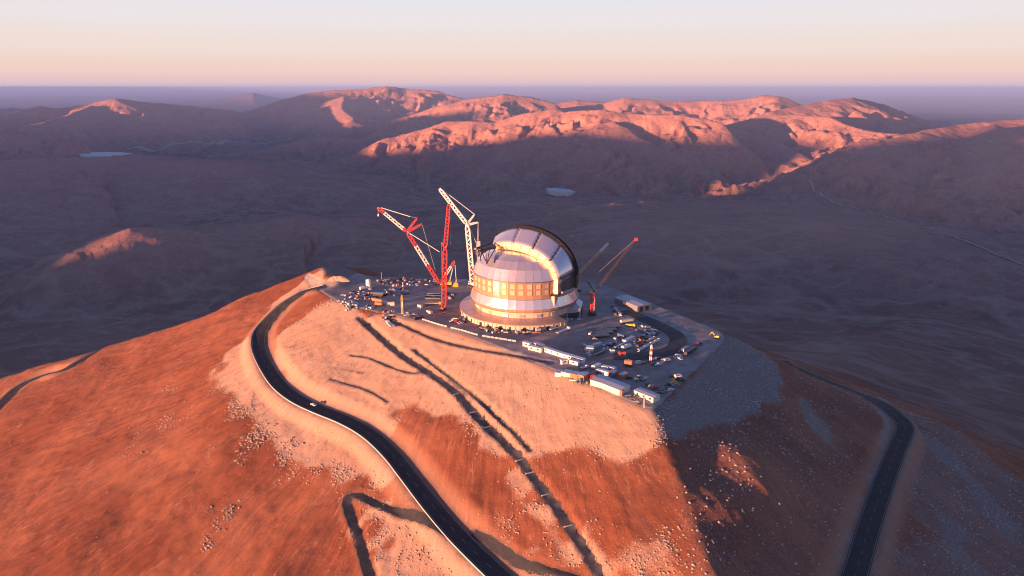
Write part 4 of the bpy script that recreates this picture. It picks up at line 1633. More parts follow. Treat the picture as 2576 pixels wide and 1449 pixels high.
# ------------------------------------------------------------------ site buildings, vehicles and stores
M_CREAM = paint('cream_panel', (0.74, 0.66, 0.52), 0.6, 0, 0.2)
M_OWHT = paint('off_white', (0.74, 0.73, 0.71), 0.55, 0, 0.2)
M_GREY = paint('grey_sheet', (0.46, 0.47, 0.49), 0.55, 0.2, 0.2)
M_LAV = paint('pale_roof', (0.55, 0.55, 0.58), 0.6, 0.1, 0.25)
M_CORG = paint('container_orange', (0.52, 0.17, 0.06), 0.6, 0, 0.2)
M_CRED = paint('container_red', (0.46, 0.05, 0.045), 0.6, 0, 0.2)
M_CBRN = paint('rust_brown', (0.34, 0.15, 0.06), 0.65, 0, 0.3)
M_CBLU = paint('container_blue', (0.06, 0.12, 0.22), 0.6, 0, 0.2)
M_BLK = paint('vehicle_black', (0.03, 0.03, 0.034), 0.35, 0, 0.25)
M_VGRY = paint('vehicle_grey', (0.22, 0.23, 0.25), 0.35, 0.2, 0.25)
M_WOOD = paint('timber', (0.36, 0.22, 0.12), 0.8, 0, 0.3)
PZ = 0.25


def G(c, x, y, z=PZ):
    return P(*c(x, y), z)


def place(name, A, B, label, cat, group=None):
    """Empty at the left bottom corner of the camera-facing side; x runs along it, y away"""
    d = B - A
    rz = math.atan2(d[1], d[0])
    zz = float(surf(np.array([(A[0] + B[0]) / 2]), np.array([(A[1] + B[1]) / 2]))[0])
    o = thing(name, (A[0], A[1], max(zz, PZ - 6) + 0.0), label, cat, rz, group)
    return o, float(math.hypot(d[0], d[1]))


def container(A, B, d, h, mat, label, group=None, roof=None, name='shipping_container'):
    o, L = place(name, A, B, label, 'container', group)
    mb = MB()
    mb.box((L / 2, d / 2, h / 2), (L, d, h))
    n = max(3, int(L / 0.9))
    for i in range(n):
        x = (i + 0.5) * L / n
        mb.box((x, -0.04, h / 2), (L / n * 0.45, 0.1, h * 0.86))
        mb.box((x, d + 0.04, h / 2), (L / n * 0.45, 0.1, h * 0.86))
    mb.build('body', mat, o)
    mb = MB()
    for x in (0, L):
        for y in (0, d):
            mb.box((x, y, h / 2), (0.22, 0.22, h + 0.06))
    mb.build('corner_post', mat, o)
    MB().box((L / 2, d / 2, h + 0.05), (L * 0.98, d * 0.97, 0.1)).build('roof_panel', roof or mat, o)
    for k in (0.25, 0.75):
        MB().box((L + 0.06, d * k, h / 2), (0.08, d * 0.44, h * 0.88)).build('door', mat, o)
    return o


def cabin(A, B, d, h, wall, roof, label, group=None, name='site_cabin', windows=True, cat='cabin', pitch=0.0, openend=False):
    o, L = place(name, A, B, label, cat, group)
    mb = MB()
    mb.prism([(0, -0.6), (d, -0.6), (d, h), (d / 2, h + pitch), (0, h)], 0, L)
    mb.v = [(y, x, z) for x, y, z in mb.v]
    mb.build('wall', wall, o)
    for s in (0, 1):
        a, b = (-0.35, d / 2 + (0.05 if pitch else 0)) if s == 0 else (d / 2, d + 0.35)
        za, zb = (h + 0.04 - 0.35 * pitch / (d / 2), h + pitch + 0.06) if s == 0 else (h + pitch + 0.06, h + 0.04 - 0.35 * pitch / (d / 2))
        mb = MB()
        mb.quadbox([(-0.35, a, za), (L + 0.35, a, za), (L + 0.35, b, zb), (-0.35, b, zb), (-0.35, a, za + .16), (L + 0.35, a, za + .16), (L + 0.35, b, zb + .16), (-0.35, b, zb + .16)])
        mb.build('roof_panel', roof, o)
    if windows:
        n = max(1, int(L / 4.5))
        for i in range(n):
            x = (i + 0.5) * L / n
            w = MB().box((x, -0.03, h * 0.6), (1.5, 0.1, h * 0.34)).build('window', M_WIN, o)
            MB().box((x, -0.06, h * 0.6 - h * 0.17 - 0.06), (1.7, 0.2, 0.1)).build('sill', wall, w)
        MB().box((L * 0.06 + 0.8, -0.04, h * 0.42), (1.0, 0.1, h * 0.84)).build('door', M_GREY, o)
    if openend:
        for k in (0.28, 0.7):
            MB().box((L + 0.05, d * k, h * 0.42), (0.12, d * 0.26, h * 0.8)).build('doorway', M_OPEN, o)
    return o


def wheels(o, L, wd, xs, r):
    for x in xs:
        for y in (0.1, wd - 0.1):
            w = MB().cyl((x, y - 0.18, r), (x, y + 0.18, r), r, None, 12).build('wheel', M_TYRE, o)
            MB().cyl((x, y - 0.2, r), (x, y + 0.2, r), r * 0.5, None, 8).build('rim', M_GREY, w)


def car(p, rz, mat, label, group=None, kind='pickup', L=5.2):
    name = {'pickup': 'pickup_truck', 'car': 'parked_car', 'van': 'parked_van'}[kind]
    o = thing(name, (p[0], p[1], float(surf(np.array([p[0]]), np.array([p[1]]))[0]) + 0.1), label, {'pickup': 'pickup', 'car': 'car', 'van': 'van'}[kind], rz, group)
    W = 1.95
    if kind == 'pickup':
        body = [(0, .45), (L, .45), (L, .95), (L - 1.3, 1.08), (0, 1.08)]
        top = [(L * .40, 1.05), (L * .74, 1.05), (L * .66, 1.8), (L * .43, 1.82)]
    elif kind == 'car':
        body = [(0, .4), (L, .4), (L, .8), (L - 1.2, .95), (0, .98)]
        top = [(L * .08, .95), (L * .76, .95), (L * .62, 1.55), (L * .2, 1.58)]
    else:
        body = [(0, .45), (L, .45), (L, 1.1), (L - .7, 1.3), (0, 1.3)]
        top = [(0.05, 1.28), (L - .6, 1.28), (L - 1.3, 2.2), (0.1, 2.25)]
    MB().prism(body, 0, W).build('body', mat, o)
    cabn = MB().prism(top, 0.1, W - 0.1).build('cabin', mat, o)
    cx = sum(x for x, z in top) / 4
    cz = sum(z for x, z in top) / 4
    for y in (0.085, W - 0.085):
        MB().prism([(cx + (x - cx) * .84, cz + (z - cz) * .62) for x, z in top], y - 0.02, y + 0.02).build('window', M_WIN, cabn)
    a, b = top[1], top[2]
    mb = MB()
    mb.quadbox([(a[0] + .03, .25, a[1] + .08), (a[0] + .03, W - .25, a[1] + .08), (b[0] + .05, W - .25, b[1] - .06), (b[0] + .05, .25, b[1] - .06),
                (a[0] + .06, .25, a[1] + .1), (a[0] + .06, W - .25, a[1] + .1), (b[0] + .08, W - .25, b[1] - .04), (b[0] + .08, .25, b[1] - .04)])
    mb.build('windscreen', M_WIN, cabn)
    wheels(o, L, W, (L * .19, L * .81), .38)
    for y in (.35, W - .35):
        MB().box((L + .01, y, .78), (.06, .3, .16)).build('headlight', M_OWHT, o)
    return o


def truck(A, B, mat, label, load=None, group=None, cabmat=None, name='flatbed_truck', cat='truck', box_h=0.0):
    o, L = place(name, A, B, label, cat, group)
    W = 2.5
    MB().box((L * .5, W / 2, .95), (L, W * .5, .3)).build('chassis', M_DARK, o)
    cl = min(2.4, L * .28)
    mb = MB().prism([(L - cl, .8), (L, .8), (L, 1.9), (L - .35, 2.9), (L - cl, 2.9)], 0, W)
    cab = mb.build('cab', cabmat or mat, o)
    mb = MB().quadbox([(L - .02, .2, 1.95), (L - .02, W - .2, 1.95), (L - .33, W - .2, 2.8), (L - .33, .2, 2.8), (L + .04, .2, 1.95), (L + .04, W - .2, 1.95), (L - .27, W - .2, 2.8), (L - .27, .2, 2.8)])
    mb.build('windscreen', M_WIN, cab)
    bl = L - cl - .25
    if box_h:
        MB().box((bl / 2, W / 2, 1.2 + box_h / 2), (bl, W, box_h)).build('cargo_body', mat, o)
    else:
        MB().box((bl / 2, W / 2, 1.25), (bl, W, .3)).build('bed', mat, o)
        for y in (.05, W - .05):
            MB().box((bl / 2, y, 1.65), (bl, .1, .5)).build('side_board', mat, o)
    wheels(o, L, W, (L * .12, L * .24, L * .86), .5)
    return o


def tank(A, B, r, mat, label, name='storage_tank', ends=None, group=None):
    o, L = place(name, A, B, label, 'tank', group)
    mb = MB()
    prof = [(0, .35), (.25, .8), (.7, 1.0), (L - .7, 1.0), (L - .25, .8), (L, .35)]
    for (x0, f0), (x1, f1) in zip(prof[:-1], prof[1:]):
        mb.cyl((x0, r, r + .5), (x1, r, r + .5), r * f0, r * f1, 14, True)
    mb.build('shell', mat, o)
    for x in (L * .2, L * .8):
        MB().box((x, r, .35), (.5, r * 1.6, 1.0)).build('saddle', ends or M_DARK, o)
    MB().cyl((L * .5, r, 2 * r + .4), (L * .5, r, 2 * r + .9), .35, None, 10).build('manhole', mat, o)
    return o


# long shed behind the loop road
hA, hB, hC_ = G(c4, 1178, 178), G(c4, 1446, 286), G(c4, 1585, 248)
dep = float(np.hypot(*(hC_ - hB)[:2]))
cabin(hA, hB, dep, 5.2, paint('shed_wall', (0.20, 0.21, 0.23), 0.6, 0.2, 0.15), M_GREY, 'long grey metal shed beside the loop road at the platform rim', None, 'storage_shed', False, 'shed', 0.5, True)

# white trucks parked at the dome foot
truck(G(c4, 448, 505), G(c4, 600, 452), M_OWHT, 'white flatbed truck parked closest to the dome wall', name='flatbed_truck')
truck(G(c4, 530, 545), G(c4, 680, 490), M_OWHT, 'white flatbed truck parked just outside the other one near dome', name='flatbed_truck')
# dark roof frames laid out on trestles
fA, fB = G(c4, 905, 585), G(c4, 1140, 598)
for i in range(4):
    o, L = place('steel_raft', G(c4, 925 + i * 42, 592 - i * 33), G(c4, 1140 + i * 42, 575 - i * 33),
                 ['dark flat steel raft on trestles, nearest of four beside the white van', 'dark flat steel raft on trestles, second of four from the front',
                  'dark flat steel raft on trestles, third of four from the front', 'dark flat steel raft on trestles, rearmost of four'][i], 'steel raft', 'steel rafts laid out on the pad')
    MB().box((L / 2, 2.6, 1.9), (L, 5.2, .25)).build('sheet', paint('panel_sheet', (0.15, 0.16, 0.18), .45, .3, .15), o)
    for x in (0.3, L - .3):
        MB().box((x, 2.6, 1.75), (.5, 5.5, .6)).build('edge_beam', M_DARK, o)
    for y in (0, 5.2):
        MB().box((L / 2, y, 1.75), (L, .4, .6)).build('side_beam', M_DARK, o)
    for x in (L * .2, L * .8):
        MB().box((x, 2.6, .75), (.4, 4.4, 1.5)).build('trestle', M_DARK, o)
car(G(c4, 905, 560), math.radians(60), M_OWHT, 'white van beside the dark steel rafts', None, 'van', 5.5)
car(G(c4, 925, 610), math.radians(0), M_OWHT, 'small white car in front of the dark steel rafts', None, 'car', 4.4)

# yellow lorry with loader by the rubble
truck(G(c4, 1265, 425), G(c4, 1400, 400), M_CREAM, 'cream lorry parked against the loop road kerb', None, None, M_CREAM, 'lorry', 'truck', 2.0)
truck(G(c4, 1310, 455), G(c4, 1420, 462), M_YEL, 'yellow tipper truck below the cream lorry', None, None, M_YEL, 'tipper_truck', 'truck', 1.3)

# stores yard
container(G(c4, 850, 735), G(c4, 935, 742), 5.5, 2.8, M_OWHT, 'white container standing alone in the middle of the yard')
container(G(c4, 945, 700), G(c4, 1040, 672), 2.6, 2.6, M_GREY, 'grey container just behind the lone white container')
container(G(c4, 1138, 765), G(c4, 1185, 762), 2.6, 2.6, M_OWHT, 'small white cube container left of the red cab lorry')
container(G(c4, 1315, 650), G(c4, 1420, 600), 3.2, 2.6, M_LAV, 'pale grey container above the white tank in the yard')
container(G(c4, 1215, 560), G(c4, 1290, 590), 2.6, 2.4, M_CBLU, 'dark blue container in the yard behind the grey columns')
tank(G(c4, 1285, 735), G(c4, 1385, 700), 1.6, M_OWHT, 'white horizontal tank beside the red cab lorry')
truck(G(c4, 1300, 768), G(c4, 1222, 775), M_CRED, 'red cab lorry parked on the inner edge of the loop road', None, None, M_CRED, 'lorry', 'truck', 1.6)


def column(a, b, r, mat, label, name='steel_column'):
    o, L = place(name, a, b, label, 'column')
    MB().cyl((0, r, r + .3), (L, r, r + .3), r, None, 14).build('shaft', mat, o)
    MB().cyl((-.02, r, r + .3), (.06, r, r + .3), r * .78, None, 14).build('bore', M_OPEN, o)
    for x in (.3, L * .5, L - .3):
        MB().cyl((x - .15, r, r + .3), (x + .15, r, r + .3), r * 1.15, None, 14).build('flange', mat, o)
    for x in (L * .25, L * .75):
        MB().box((x, r, .15), (.4, r * 2.2, .5)).build('skid', M_WOOD, o)


column(G(c4, 1468, 748), G(c4, 1615, 672), 1.05, M_LAV, 'long pale grey column with dark open end lying in the yard')
column(G(c4, 1620, 668), G(c4, 1710, 622), 1.05, M_CREAM, 'cream column lying end to end with the long grey one')
column(G(c4, 1195, 716), G(c4, 1320, 650), .8, M_LAV, 'thin pale column lying left of the white tank')
column(G(c4, 1240, 720), G(c4, 1330, 672), .6, M_GREY, 'thinner grey column between white tank and pale column')
column(G(c4, 1555, 645), G(c4, 1655, 595), .9, M_LAV, 'short pale column behind the long grey column')
column(G(c4, 950, 790), G(c4, 1110, 715), .4, M_GREY, 'slender grey pipe lying below the white container')
column(G(c4, 975, 800), G(c4, 1090, 745), .35, M_DARK, 'slender dark pipe lying below the white container')

# striped warning mast
def mast(p, h, mats, label, w=1.0, name='lattice_mast'):
    o = thing(name, (p[0], p[1], PZ), label, 'mast')
    n = len(mats)
    lattice(o, (p[0], p[1], PZ), (p[0], p[1], PZ + h), w, w * .8, [(i / n, (i + 1) / n, m) for i, m in enumerate(mats)], 'mast_section', w * .34, w * .2, (p[0], p[1], PZ))
    MB().box((0, 0, .2), (w * 2, w * 2, .6)).build('footing', M_CONC, o)
    MB().box((0, 0, h + .3), (w * .7, w * .7, .9)).build('lamp_head', mats[-1], o)


mast(G(c4, 1600, 868), 12.5, [M_CRED, M_OWHT] * 3, 'red and white banded mast inside the loop road bend', 1.2)
mast(G(c2, 1142, 748), 15.5, [M_YEL, M_CREAM, M_YEL], 'orange lattice mast at the front edge of the left yard', 1.3)
mast(G(c2, 836, 262), 7.5, [M_CAB], 'thin grey mast at the rear rim of the left yard', .5)
mast(G(c5, 1612, 1195), 8.5, [M_CAB], 'slim grey lighting mast in front of the end trailer', .5)

# long white trailers along the front edge
cabin(G(c4, 118, 672), G(c4, 196, 694), 2.8, 3.2, M_OWHT, M_OWHT, 'white cube cabin at the left end of the long trailer row')
cabin(G(c4, 180, 716), G(c4, 332, 752), 2.8, 3.0, M_CREAM, M_OWHT, 'cream cabin set on the slope edge before the trailer row')
cabin(G(c4, 225, 672), G(c4, 345, 712), 2.8, 2.8, M_CREAM, M_LAV, 'cream cabin in the trailer row behind the slope edge cabin')
cabin(G(c4, 348, 735), G(c4, 560, 805), 3.0, 3.0, M_OWHT, M_OWHT, 'longest white cabin in the middle of the trailer row')
cabin(G(c4, 565, 808), G(c4, 815, 880), 3.2, 3.0, M_OWHT, M_OWHT, 'white cabin at the right end of the trailer row')
cabin(G(c4, 572, 892), G(c4, 640, 880), 2.6, 3.0, M_OWHT, M_OWHT, 'small white kiosk in front of the trailer row')
cabin(G(c4, 655, 878), G(c4, 755, 905), 2.6, 2.8, M_OWHT, M_LAV, 'white cabin beside the small kiosk before the trailer row')

# container village, front
container(G(c5, 88, 618), G(c5, 185, 630), 6.5, 2.9, M_OWHT, 'white container at the left end of the front row', None, M_LAV)
container(G(c5, 190, 628), G(c5, 345, 665), 6.2, 2.9, M_CREAM, 'cream container second from left in the front row', None, M_LAV)
container(G(c5, 350, 672), G(c5, 470, 706), 6.2, 2.9, M_CORG, 'orange container third from left in the front row', None, M_LAV)
container(G(c5, 475, 700), G(c5, 575, 730), 6.2, 2.9, M_CORG, 'orange container fourth from left in the front row', None, M_LAV)
container(G(c5, 595, 690), G(c5, 690, 672), 4.5, 2.7, M_CRED, 'red container with pale roof behind the big store', None, M_LAV)
container(G(c5, 690, 700), G(c5, 770, 690), 2.6, 2.4, M_CRED, 'low red container against the rear of the big store')
container(G(c5, 770, 548), G(c5, 880, 500), 2.8, 2.6, M_OWHT, 'white container rearmost of the second row')
container(G(c5, 885, 545), G(c5, 990, 570), 3.0, 2.7, M_OWHT, 'white container beside the rearmost one in second row')
container(G(c5, 1000, 560), G(c5, 1100, 590), 3.0, 2.7, M_LAV, 'pale container at the back of the second row')
container(G(c5, 790, 605), G(c5, 985, 655), 3.0, 2.7, M_OWHT, 'long white container at the front of the second row')
container(G(c5, 1000, 655), G(c5, 1095, 680), 5.2, 3.0, M_CORG, 'orange container with pale roof in the second row', None, M_LAV)
container(G(c5, 1170, 690), G(c5, 1245, 718), 6.5, 3.0, M_CORG, 'orange container standing free at the right of second row', None, M_LAV)
container(G(c5, 990, 645), G(c5, 1060, 700), 2.6, 2.4, M_CBLU, 'dark blue container wedged before the orange one')
container(G(c5, 560, 560), G(c5, 600, 550), 2.4, 1.8, M_VGRY, 'grey skip parked between the trailer row and containers', None, None, 'skip')
tank(G(c5, 1265, 500), G(c5, 1415, 515), 2.2, M_CBRN, 'rust brown tank standing beside the loop road')
cabin(G(c5, 690, 805), G(c5, 880, 862), 11.0, 3.6, M_CREAM, M_LAV, 'big cream store with pale roof in the front row', None, 'store_building', False, 'store', 0.3)
cabin(G(c5, 885, 868), G(c5, 1190, 992), 10.5, 3.8, M_CREAM, M_LAV, 'largest cream store with orange end wall in the front row', None, 'store_building', False, 'store', 0.3)
container(G(c5, 1196, 994), G(c5, 1235, 1000), 9.5, 3.4, M_CORG, 'orange container against the end of the largest store', None, M_LAV)
cabin(G(c5, 1440, 985), G(c5, 1770, 1118), 6.5, 3.4, M_CREAM, M_LAV, 'long cream trailer building at the front corner of platform', None, 'trailer_building', True, 'cabin', 0.2)
MB_ = None

# wheel loader
p = G(c5, 1470, 765)
ld = thing('wheel_loader', (p[0], p[1], PZ), 'cream wheel loader standing on the open yard by the stores', 'loader', math.radians(25))
MB().prism([(0, .9), (3.0, .9), (3.0, 1.9), (0, 2.2)], .5, 2.3).build('engine_body', M_CREAM, ld)
MB().prism([(2.6, 1.8), (4.2, 1.8), (4.0, 3.4), (2.7, 3.4)], .7, 2.1).build('cab', M_WIN, ld)
MB().box((3.3, 1.4, 3.5), (1.7, 1.7, .15)).build('cab_roof', M_CREAM, ld)
for y in (.7, 2.1):
    MB().bar((4.0, y, 1.5), (6.2, y, .7), .3).build('lift_arm', M_CREAM, ld)
MB().prism([(6.0, .1), (7.2, .1), (7.0, .4), (6.4, 1.3), (6.0, 1.2)], 0, 2.8).build('bucket', M_DARK, ld)
wheels(ld, 5, 2.8, (1.0, 4.1), .85)
o, L = place('flat_trailer', G(c5, 1590, 752), G(c5, 1700, 705), 'empty grey flat trailer right of the wheel loader', 'trailer')
MB().box((L / 2, 1.2, 1.0), (L, 2.4, .3)).build('bed', M_GREY, o)
MB().bar((L, 1.2, .9), (L + 1.8, 1.2, .5), .2).build('drawbar', M_DARK, o)
wheels(o, L, 2.4, (L * .2, L * .35), .45)

# parked vehicles at the right rim
PK = [(c5, 2155, 700, 20, M_OWHT, 'van', 'white van topmost in the parked rank at the right rim'),
      (c5, 2130, 660, 200, M_BLK, 'car', 'black car above the white van in the parked rank'),
      (c5, 2225, 760, 20, M_BLK, 'pickup', 'black pickup outermost by the right rim'),
      (c5, 2150, 745, 20, M_BLK, 'pickup', 'black pickup just below the white van in the rank'),
      (c5, 2085, 800, 25, M_YEL, 'pickup', 'yellow pickup in the parked rank at the right rim'),
      (c5, 2110, 850, 25, M_VGRY, 'pickup', 'grey pickup beside the yellow pickup'),
      (c5, 1990, 845, 25, M_BLK, 'pickup', 'black pickup left of the yellow pickup'),
      (c5, 2000, 895, 25, M_BLK, 'car', 'black car in the middle of the parked rank'),
      (c5, 2040, 925, 25, M_OWHT, 'car', 'white car low in the parked rank'),
      (c5, 1905, 920, 25, M_VGRY, 'pickup', 'grey pickup near the end trailer building'),
      (c5, 1920, 965, 25, M_VGRY, 'pickup', 'grey pickup nearest the camera in the parked rank'),
      (c5, 1760, 900, 25, M_CRED, 'pickup', 'dark red pickup behind the end trailer building'),
      (c5, 1830, 985, 25, M_BLK, 'car', 'black car tucked behind the right end of the trailer building'),
      (c5, 1700, 860, 25, M_VGRY, 'car', 'grey car behind the left end of the trailer building'),
      (c5, 1660, 835, 25, M_BLK, 'car', 'black car parked apart behind the trailer building'),
      (c5, 600, 535, 40, M_OWHT, 'pickup', 'white pickup parked before the second container row'),
      (c5, 780, 605, 300, M_BLK, 'car', 'black car parked beside the second container row'),
      (c5, 1330, 720, 20, M_BLK, 'car', 'black car parked right of the free standing orange container'),
      (c5, 1350, 1050, 340, M_BLK, 'car', 'black car left of the end trailer building'),
      (c5, 1420, 1100, 340, M_VGRY, 'pickup', 'grey pickup below the end trailer building'),
      (c5, 1490, 1145, 340, M_BLK, 'car', 'black car nearest the front corner of the platform'),
      (c5, 1280, 1010, 350, M_CBLU, 'pickup', 'blue pickup beside the end of the largest store')]
for c, x, y, r, m, k, lab in PK:
    car(G(c, x, y), math.radians(r), m, lab, 'vehicles parked on the front of the platform', k, 5.2 if k != 'car' else 4.5)
# vehicles along the outside of the loop road
LK = [(c7, 360, 1215, 20, M_OWHT, 'van', 'white van just right of the rust brown tank'),
      (c7, 480, 1210, 15, M_VGRY, 'car', 'grey car second from the rust brown tank'),
      (c7, 600, 1180, 15, M_BLK, 'car', 'black car left of the banded mast foot'),
      (c7, 740, 1120, 20, M_OWHT, 'pickup', 'white pickup right of the banded mast foot'),
      (c7, 830, 1110, 20, M_BLK, 'car', 'black car next to the white pickup by the banded mast'),
      (c7, 715, 1235, 20, M_BLK, 'car', 'black car below the white pickup by the banded mast'),
      (c7, 790, 1245, 20, M_OWHT, 'pickup', 'white pickup on the open yard below the banded mast'),
      (c7, 1000, 1160, 22, M_OWHT, 'van', 'long white van alone outside the loop road'),
      (c7, 1260, 1080, 300, M_OWHT, 'car', 'white car outside the loop road short of the dark lorries'),
      (c7, 1640, 830, 30, M_CRED, 'car', 'red car at the tip of the loop road'),
      (c7, 1700, 800, 30, M_CRED, 'pickup', 'dark red pickup at the tip of the loop road'),
      (c7, 1760, 780, 30, M_BLK, 'car', 'black car outermost at the tip of the loop road'),
      (c7, 1330, 960, 30, M_BLK, 'car', 'black car hugging the outside of the loop road')]
for c, x, y, r, m, k, lab in LK:
    car(G(c, x, y), math.radians(r), m, lab, 'vehicles outside the loop road', k, 5.4 if k != 'car' else 4.5)
truck(G(c7, 1420, 960), G(c7, 1560, 880), M_GREY, 'grey box lorry outside the loop road bend', None, None, M_GREY, 'box_lorry', 'truck', 2.2)
truck(G(c7, 1490, 1040), G(c7, 1720, 890), M_BLK, 'long black lorry below the grey box lorry', None, None, M_BLK, 'box_lorry', 'truck', 2.0)
p = G(c7, 2150, 625)
ex = thing('excavator', (p[0], p[1], PZ), 'yellow excavator working at the right corner of the platform', 'excavator', math.radians(150))
for s in (-1, 1):
    MB().prism([(-2, .3), (-1.7, 0), (1.7, 0), (2, .3), (2, .6), (1.7, .9), (-1.7, .9), (-2, .6)], s * 1.3 - .3, s * 1.3 + .3).build('track', M_TYRE, ex)
MB().box((-.4, 0, 1.6), (3.4, 2.6, 1.3), 0, .94).build('house', M_YEL, ex)
MB().box((.8, .8, 2.5), (1.3, 1.1, 1.5), 0, .9).build('cab', M_WIN, ex)
MB().bar((1.2, 0, 1.8), (3.6, 0, 4.4), .5).build('boom', M_YEL, ex)
MB().bar((3.6, 0, 4.4), (5.2, 0, 2.2), .4).build('dipper', M_YEL, ex)
MB().prism([(4.8, 1.0), (5.8, 1.2), (5.7, 2.3), (5.2, 2.3)], -.5, .5).build('bucket', M_DARK, ex)

# car on the road
q = ROADS['main']['p']
pr = cast([786], [1021], hz_s)[0]
k = int(np.argmin(np.hypot(q[:, 0] - pr[0], q[:, 1] - pr[1])))
tdir = q[k + 1] - q[k - 1]
co = car(q[k] + np.array([-1.0, 1.5, 0]), math.atan2(tdir[1], tdir[0]), M_OWHT, 'white pickup driving on the black road below the platform', None, 'pickup', 5.6)
co.location.z = q[k][2] + 0.4

# left yard
p = G(c2, 648, 385)
si = thing('storage_silo', (p[0], p[1], PZ), 'tall white silo at the rear left corner of the platform', 'silo')
MB().cyl((0, 0, .6), (0, 0, 8.2), 2.5, 2.5, 18).build('drum', M_OWHT, si)
MB().cyl((0, 0, 8.2), (0, 0, 9.6), 2.5, 1.0, 18).build('cone_top', M_OWHT, si)
MB().box((0, 0, .2), (5.5, 5.5, .8)).build('footing', M_CONC, si)
MB().bar((-2.7, 0, .5), (-2.7, 0, 9.4), .35).build('ladder', M_CAB, si)
tank(G(c2, 520, 418), G(c2, 600, 405), 1.7, M_OWHT, 'small white tank in front of the tall silo')
cabin(G(c2, 705, 505), G(c2, 850, 512), 5.0, 3.2, M_DARK, M_GREY, 'dark shed with grey roof behind the orange containers', None, 'site_shed', False, 'shed', .3)
container(G(c2, 685, 560), G(c2, 835, 592), 2.8, 2.8, M_CORG, 'orange container behind another one in the left yard')
container(G(c2, 735, 640), G(c2, 832, 648), 3.4, 3.4, M_CORG, 'orange container nearest the camera in the left yard')
container(G(c2, 845, 615), G(c2, 890, 618), 3.0, 2.8, M_CREAM, 'small cream container right of the orange containers')
container(G(c2, 905, 632), G(c2, 1020, 628), 3.2, 2.8, M_CREAM, 'cream container near the orange lattice mast')
truck(G(c2, 1005, 872), G(c2, 935, 800), M_OWHT, 'white truck at the front edge of the left yard', name='flatbed_truck')
truck(G(c2, 1460, 632), G(c2, 1715, 625), M_YEL, 'long yellow crane carrier truck behind the tall red crane', None, None, M_YEL, 'carrier_truck', 'truck', .8)
for i, (x0, y0, x1, y1) in enumerate(((1480, 505, 1715, 512), (1470, 545, 1700, 552), (1500, 475, 1700, 480))):
    o, L = place('beam_stack', G(c2, x0, y0), G(c2, x1, y1), ['stack of dark beams, middle one behind the yellow carrier truck', 'stack of dark beams closest to the yellow carrier truck',
                 'stack of dark beams farthest behind the yellow carrier truck'][i], 'beam stack')
    for j in range(4):
        MB().box((L / 2, j * .8, .5), (L, .55, .8)).build('beam', M_CBLU if j % 2 else M_DARK, o)
    for j in range(3):
        MB().box((L / 2, .4 + j * .8, 1.35), (L * .97, .55, .8)).build('beam', M_VGRY, o)
for (x0, y0, x1, y1, mt, lb) in ((1362, 650, 1412, 668, M_CREAM, 'pinkish cream container alone left of the carrier truck'),
                                 (1492, 735, 1552, 760, M_CREAM, 'low cream crate box near the foot of the tall red crane')):
    container(G(c2, x0, y0), G(c2, x1, y1), 2.4, 2.2, mt, lb)
column(G(c2, 1605, 785), G(c2, 1780, 748), .5, M_CORG, 'orange pipe lying in front of the tall red crane', 'steel_pipe')
car(G(c2, 1850, 880), math.radians(40), M_CREAM, 'cream pickup parked left of the dome ring', None, 'pickup')
car(G(c2, 1945, 890), math.radians(100), M_CRED, 'red pickup parked against the left of the dome ring', None, 'pickup')
car(G(c2, 640, 745), math.radians(60), M_BLK, 'black pickup at the mouth of the ditch track', None, 'pickup')
car(G(c2, 540, 800), math.radians(50), M_BLK, 'black car beside the mouth of the ditch track', None, 'car')
# plant at the foot of the dome ring
for i, (x, y, m, lab, k) in enumerate(((500, 1355, M_VGRY, 'grey van leftmost along the front of the dome ring', 'van'), (585, 1375, M_DARK, 'black van second from left along the dome ring', 'van'),
                                       (640, 1375, M_CREAM, 'cream van third from left along the dome ring', 'van'), (900, 1400, M_OWHT, 'white van in the middle of the dome ring front', 'van'),
                                       (1030, 1405, M_CREAM, 'cream car right of the white van along the dome ring', 'car'), (1110, 1405, M_CORG, 'orange pickup rightmost along the dome ring', 'pickup'))):
    car(G(c1, x, y), math.radians(-8 + i * 4), m, lab, 'vehicles along the dome ring', k)
container(G(c1, 1150, 1395), G(c1, 1195, 1390), 3.0, 3.4, M_GREY, 'tall grey container against the front of the dome ring')

# concrete barriers along the front edge of the platform
be = resample(np.array([P(*c2(1450, 850)), P(*c2(1700, 925)), P(*c2(1990, 1000)), P(*c2(2300, 1085)), P(*c4(120, 640)), ]), 3.4)
mb = MB().prism([(-1.55, 0), (1.55, 0), (1.55, .1), (-1.55, .1)], -.4, .4)
mb.quadbox([(-1.55, -.3, .1), (1.55, -.3, .1), (1.55, .3, .1), (-1.55, .3, .1), (-1.55, -.12, 1.2), (1.55, -.12, 1.2), (1.55, .12, 1.2), (-1.55, .12, 1.2)])
bm_ = mb.mesh('concrete_barrier', M_CONC)
for i in range(len(be) - 1):
    if i % 9 == 8:
        continue
    a, b = be[i], be[i + 1]
    o = bpy.data.objects.new('concrete_barrier', bm_)
    link(o)
    o.location = (a[0], a[1], float(surf(np.array([a[0]]), np.array([a[1]]))[0]) + 0.05)
    o.rotation_euler.z = math.atan2(b[1] - a[1], b[0] - a[0])
    tag(o, 'pale concrete barrier in the line along the front platform edge', 'barrier', 'barriers along the front edge')

# small stores: crates, drums, pallets and pipe bundles
rs = random.Random(12)


def proto(kind):
    if kind == 'crate':
        return [('crate', MB().box((0, 0, .75), (2.2, 1.6, 1.5)), None)]
    return []


def crate_mesh(m, s):
    mb = MB().box((0, 0, s[2] / 2), s)
    for z in (.12, s[2] - .12):
        mb.box((0, 0, z), (s[0] + .12, s[1] + .12, .16))
    for x in (-1, 1):
        for y in (-1, 1):
            mb.box((x * s[0] / 2, y * s[1] / 2, s[2] / 2), (.2, .2, s[2]))
    return mb.mesh('crate', m)


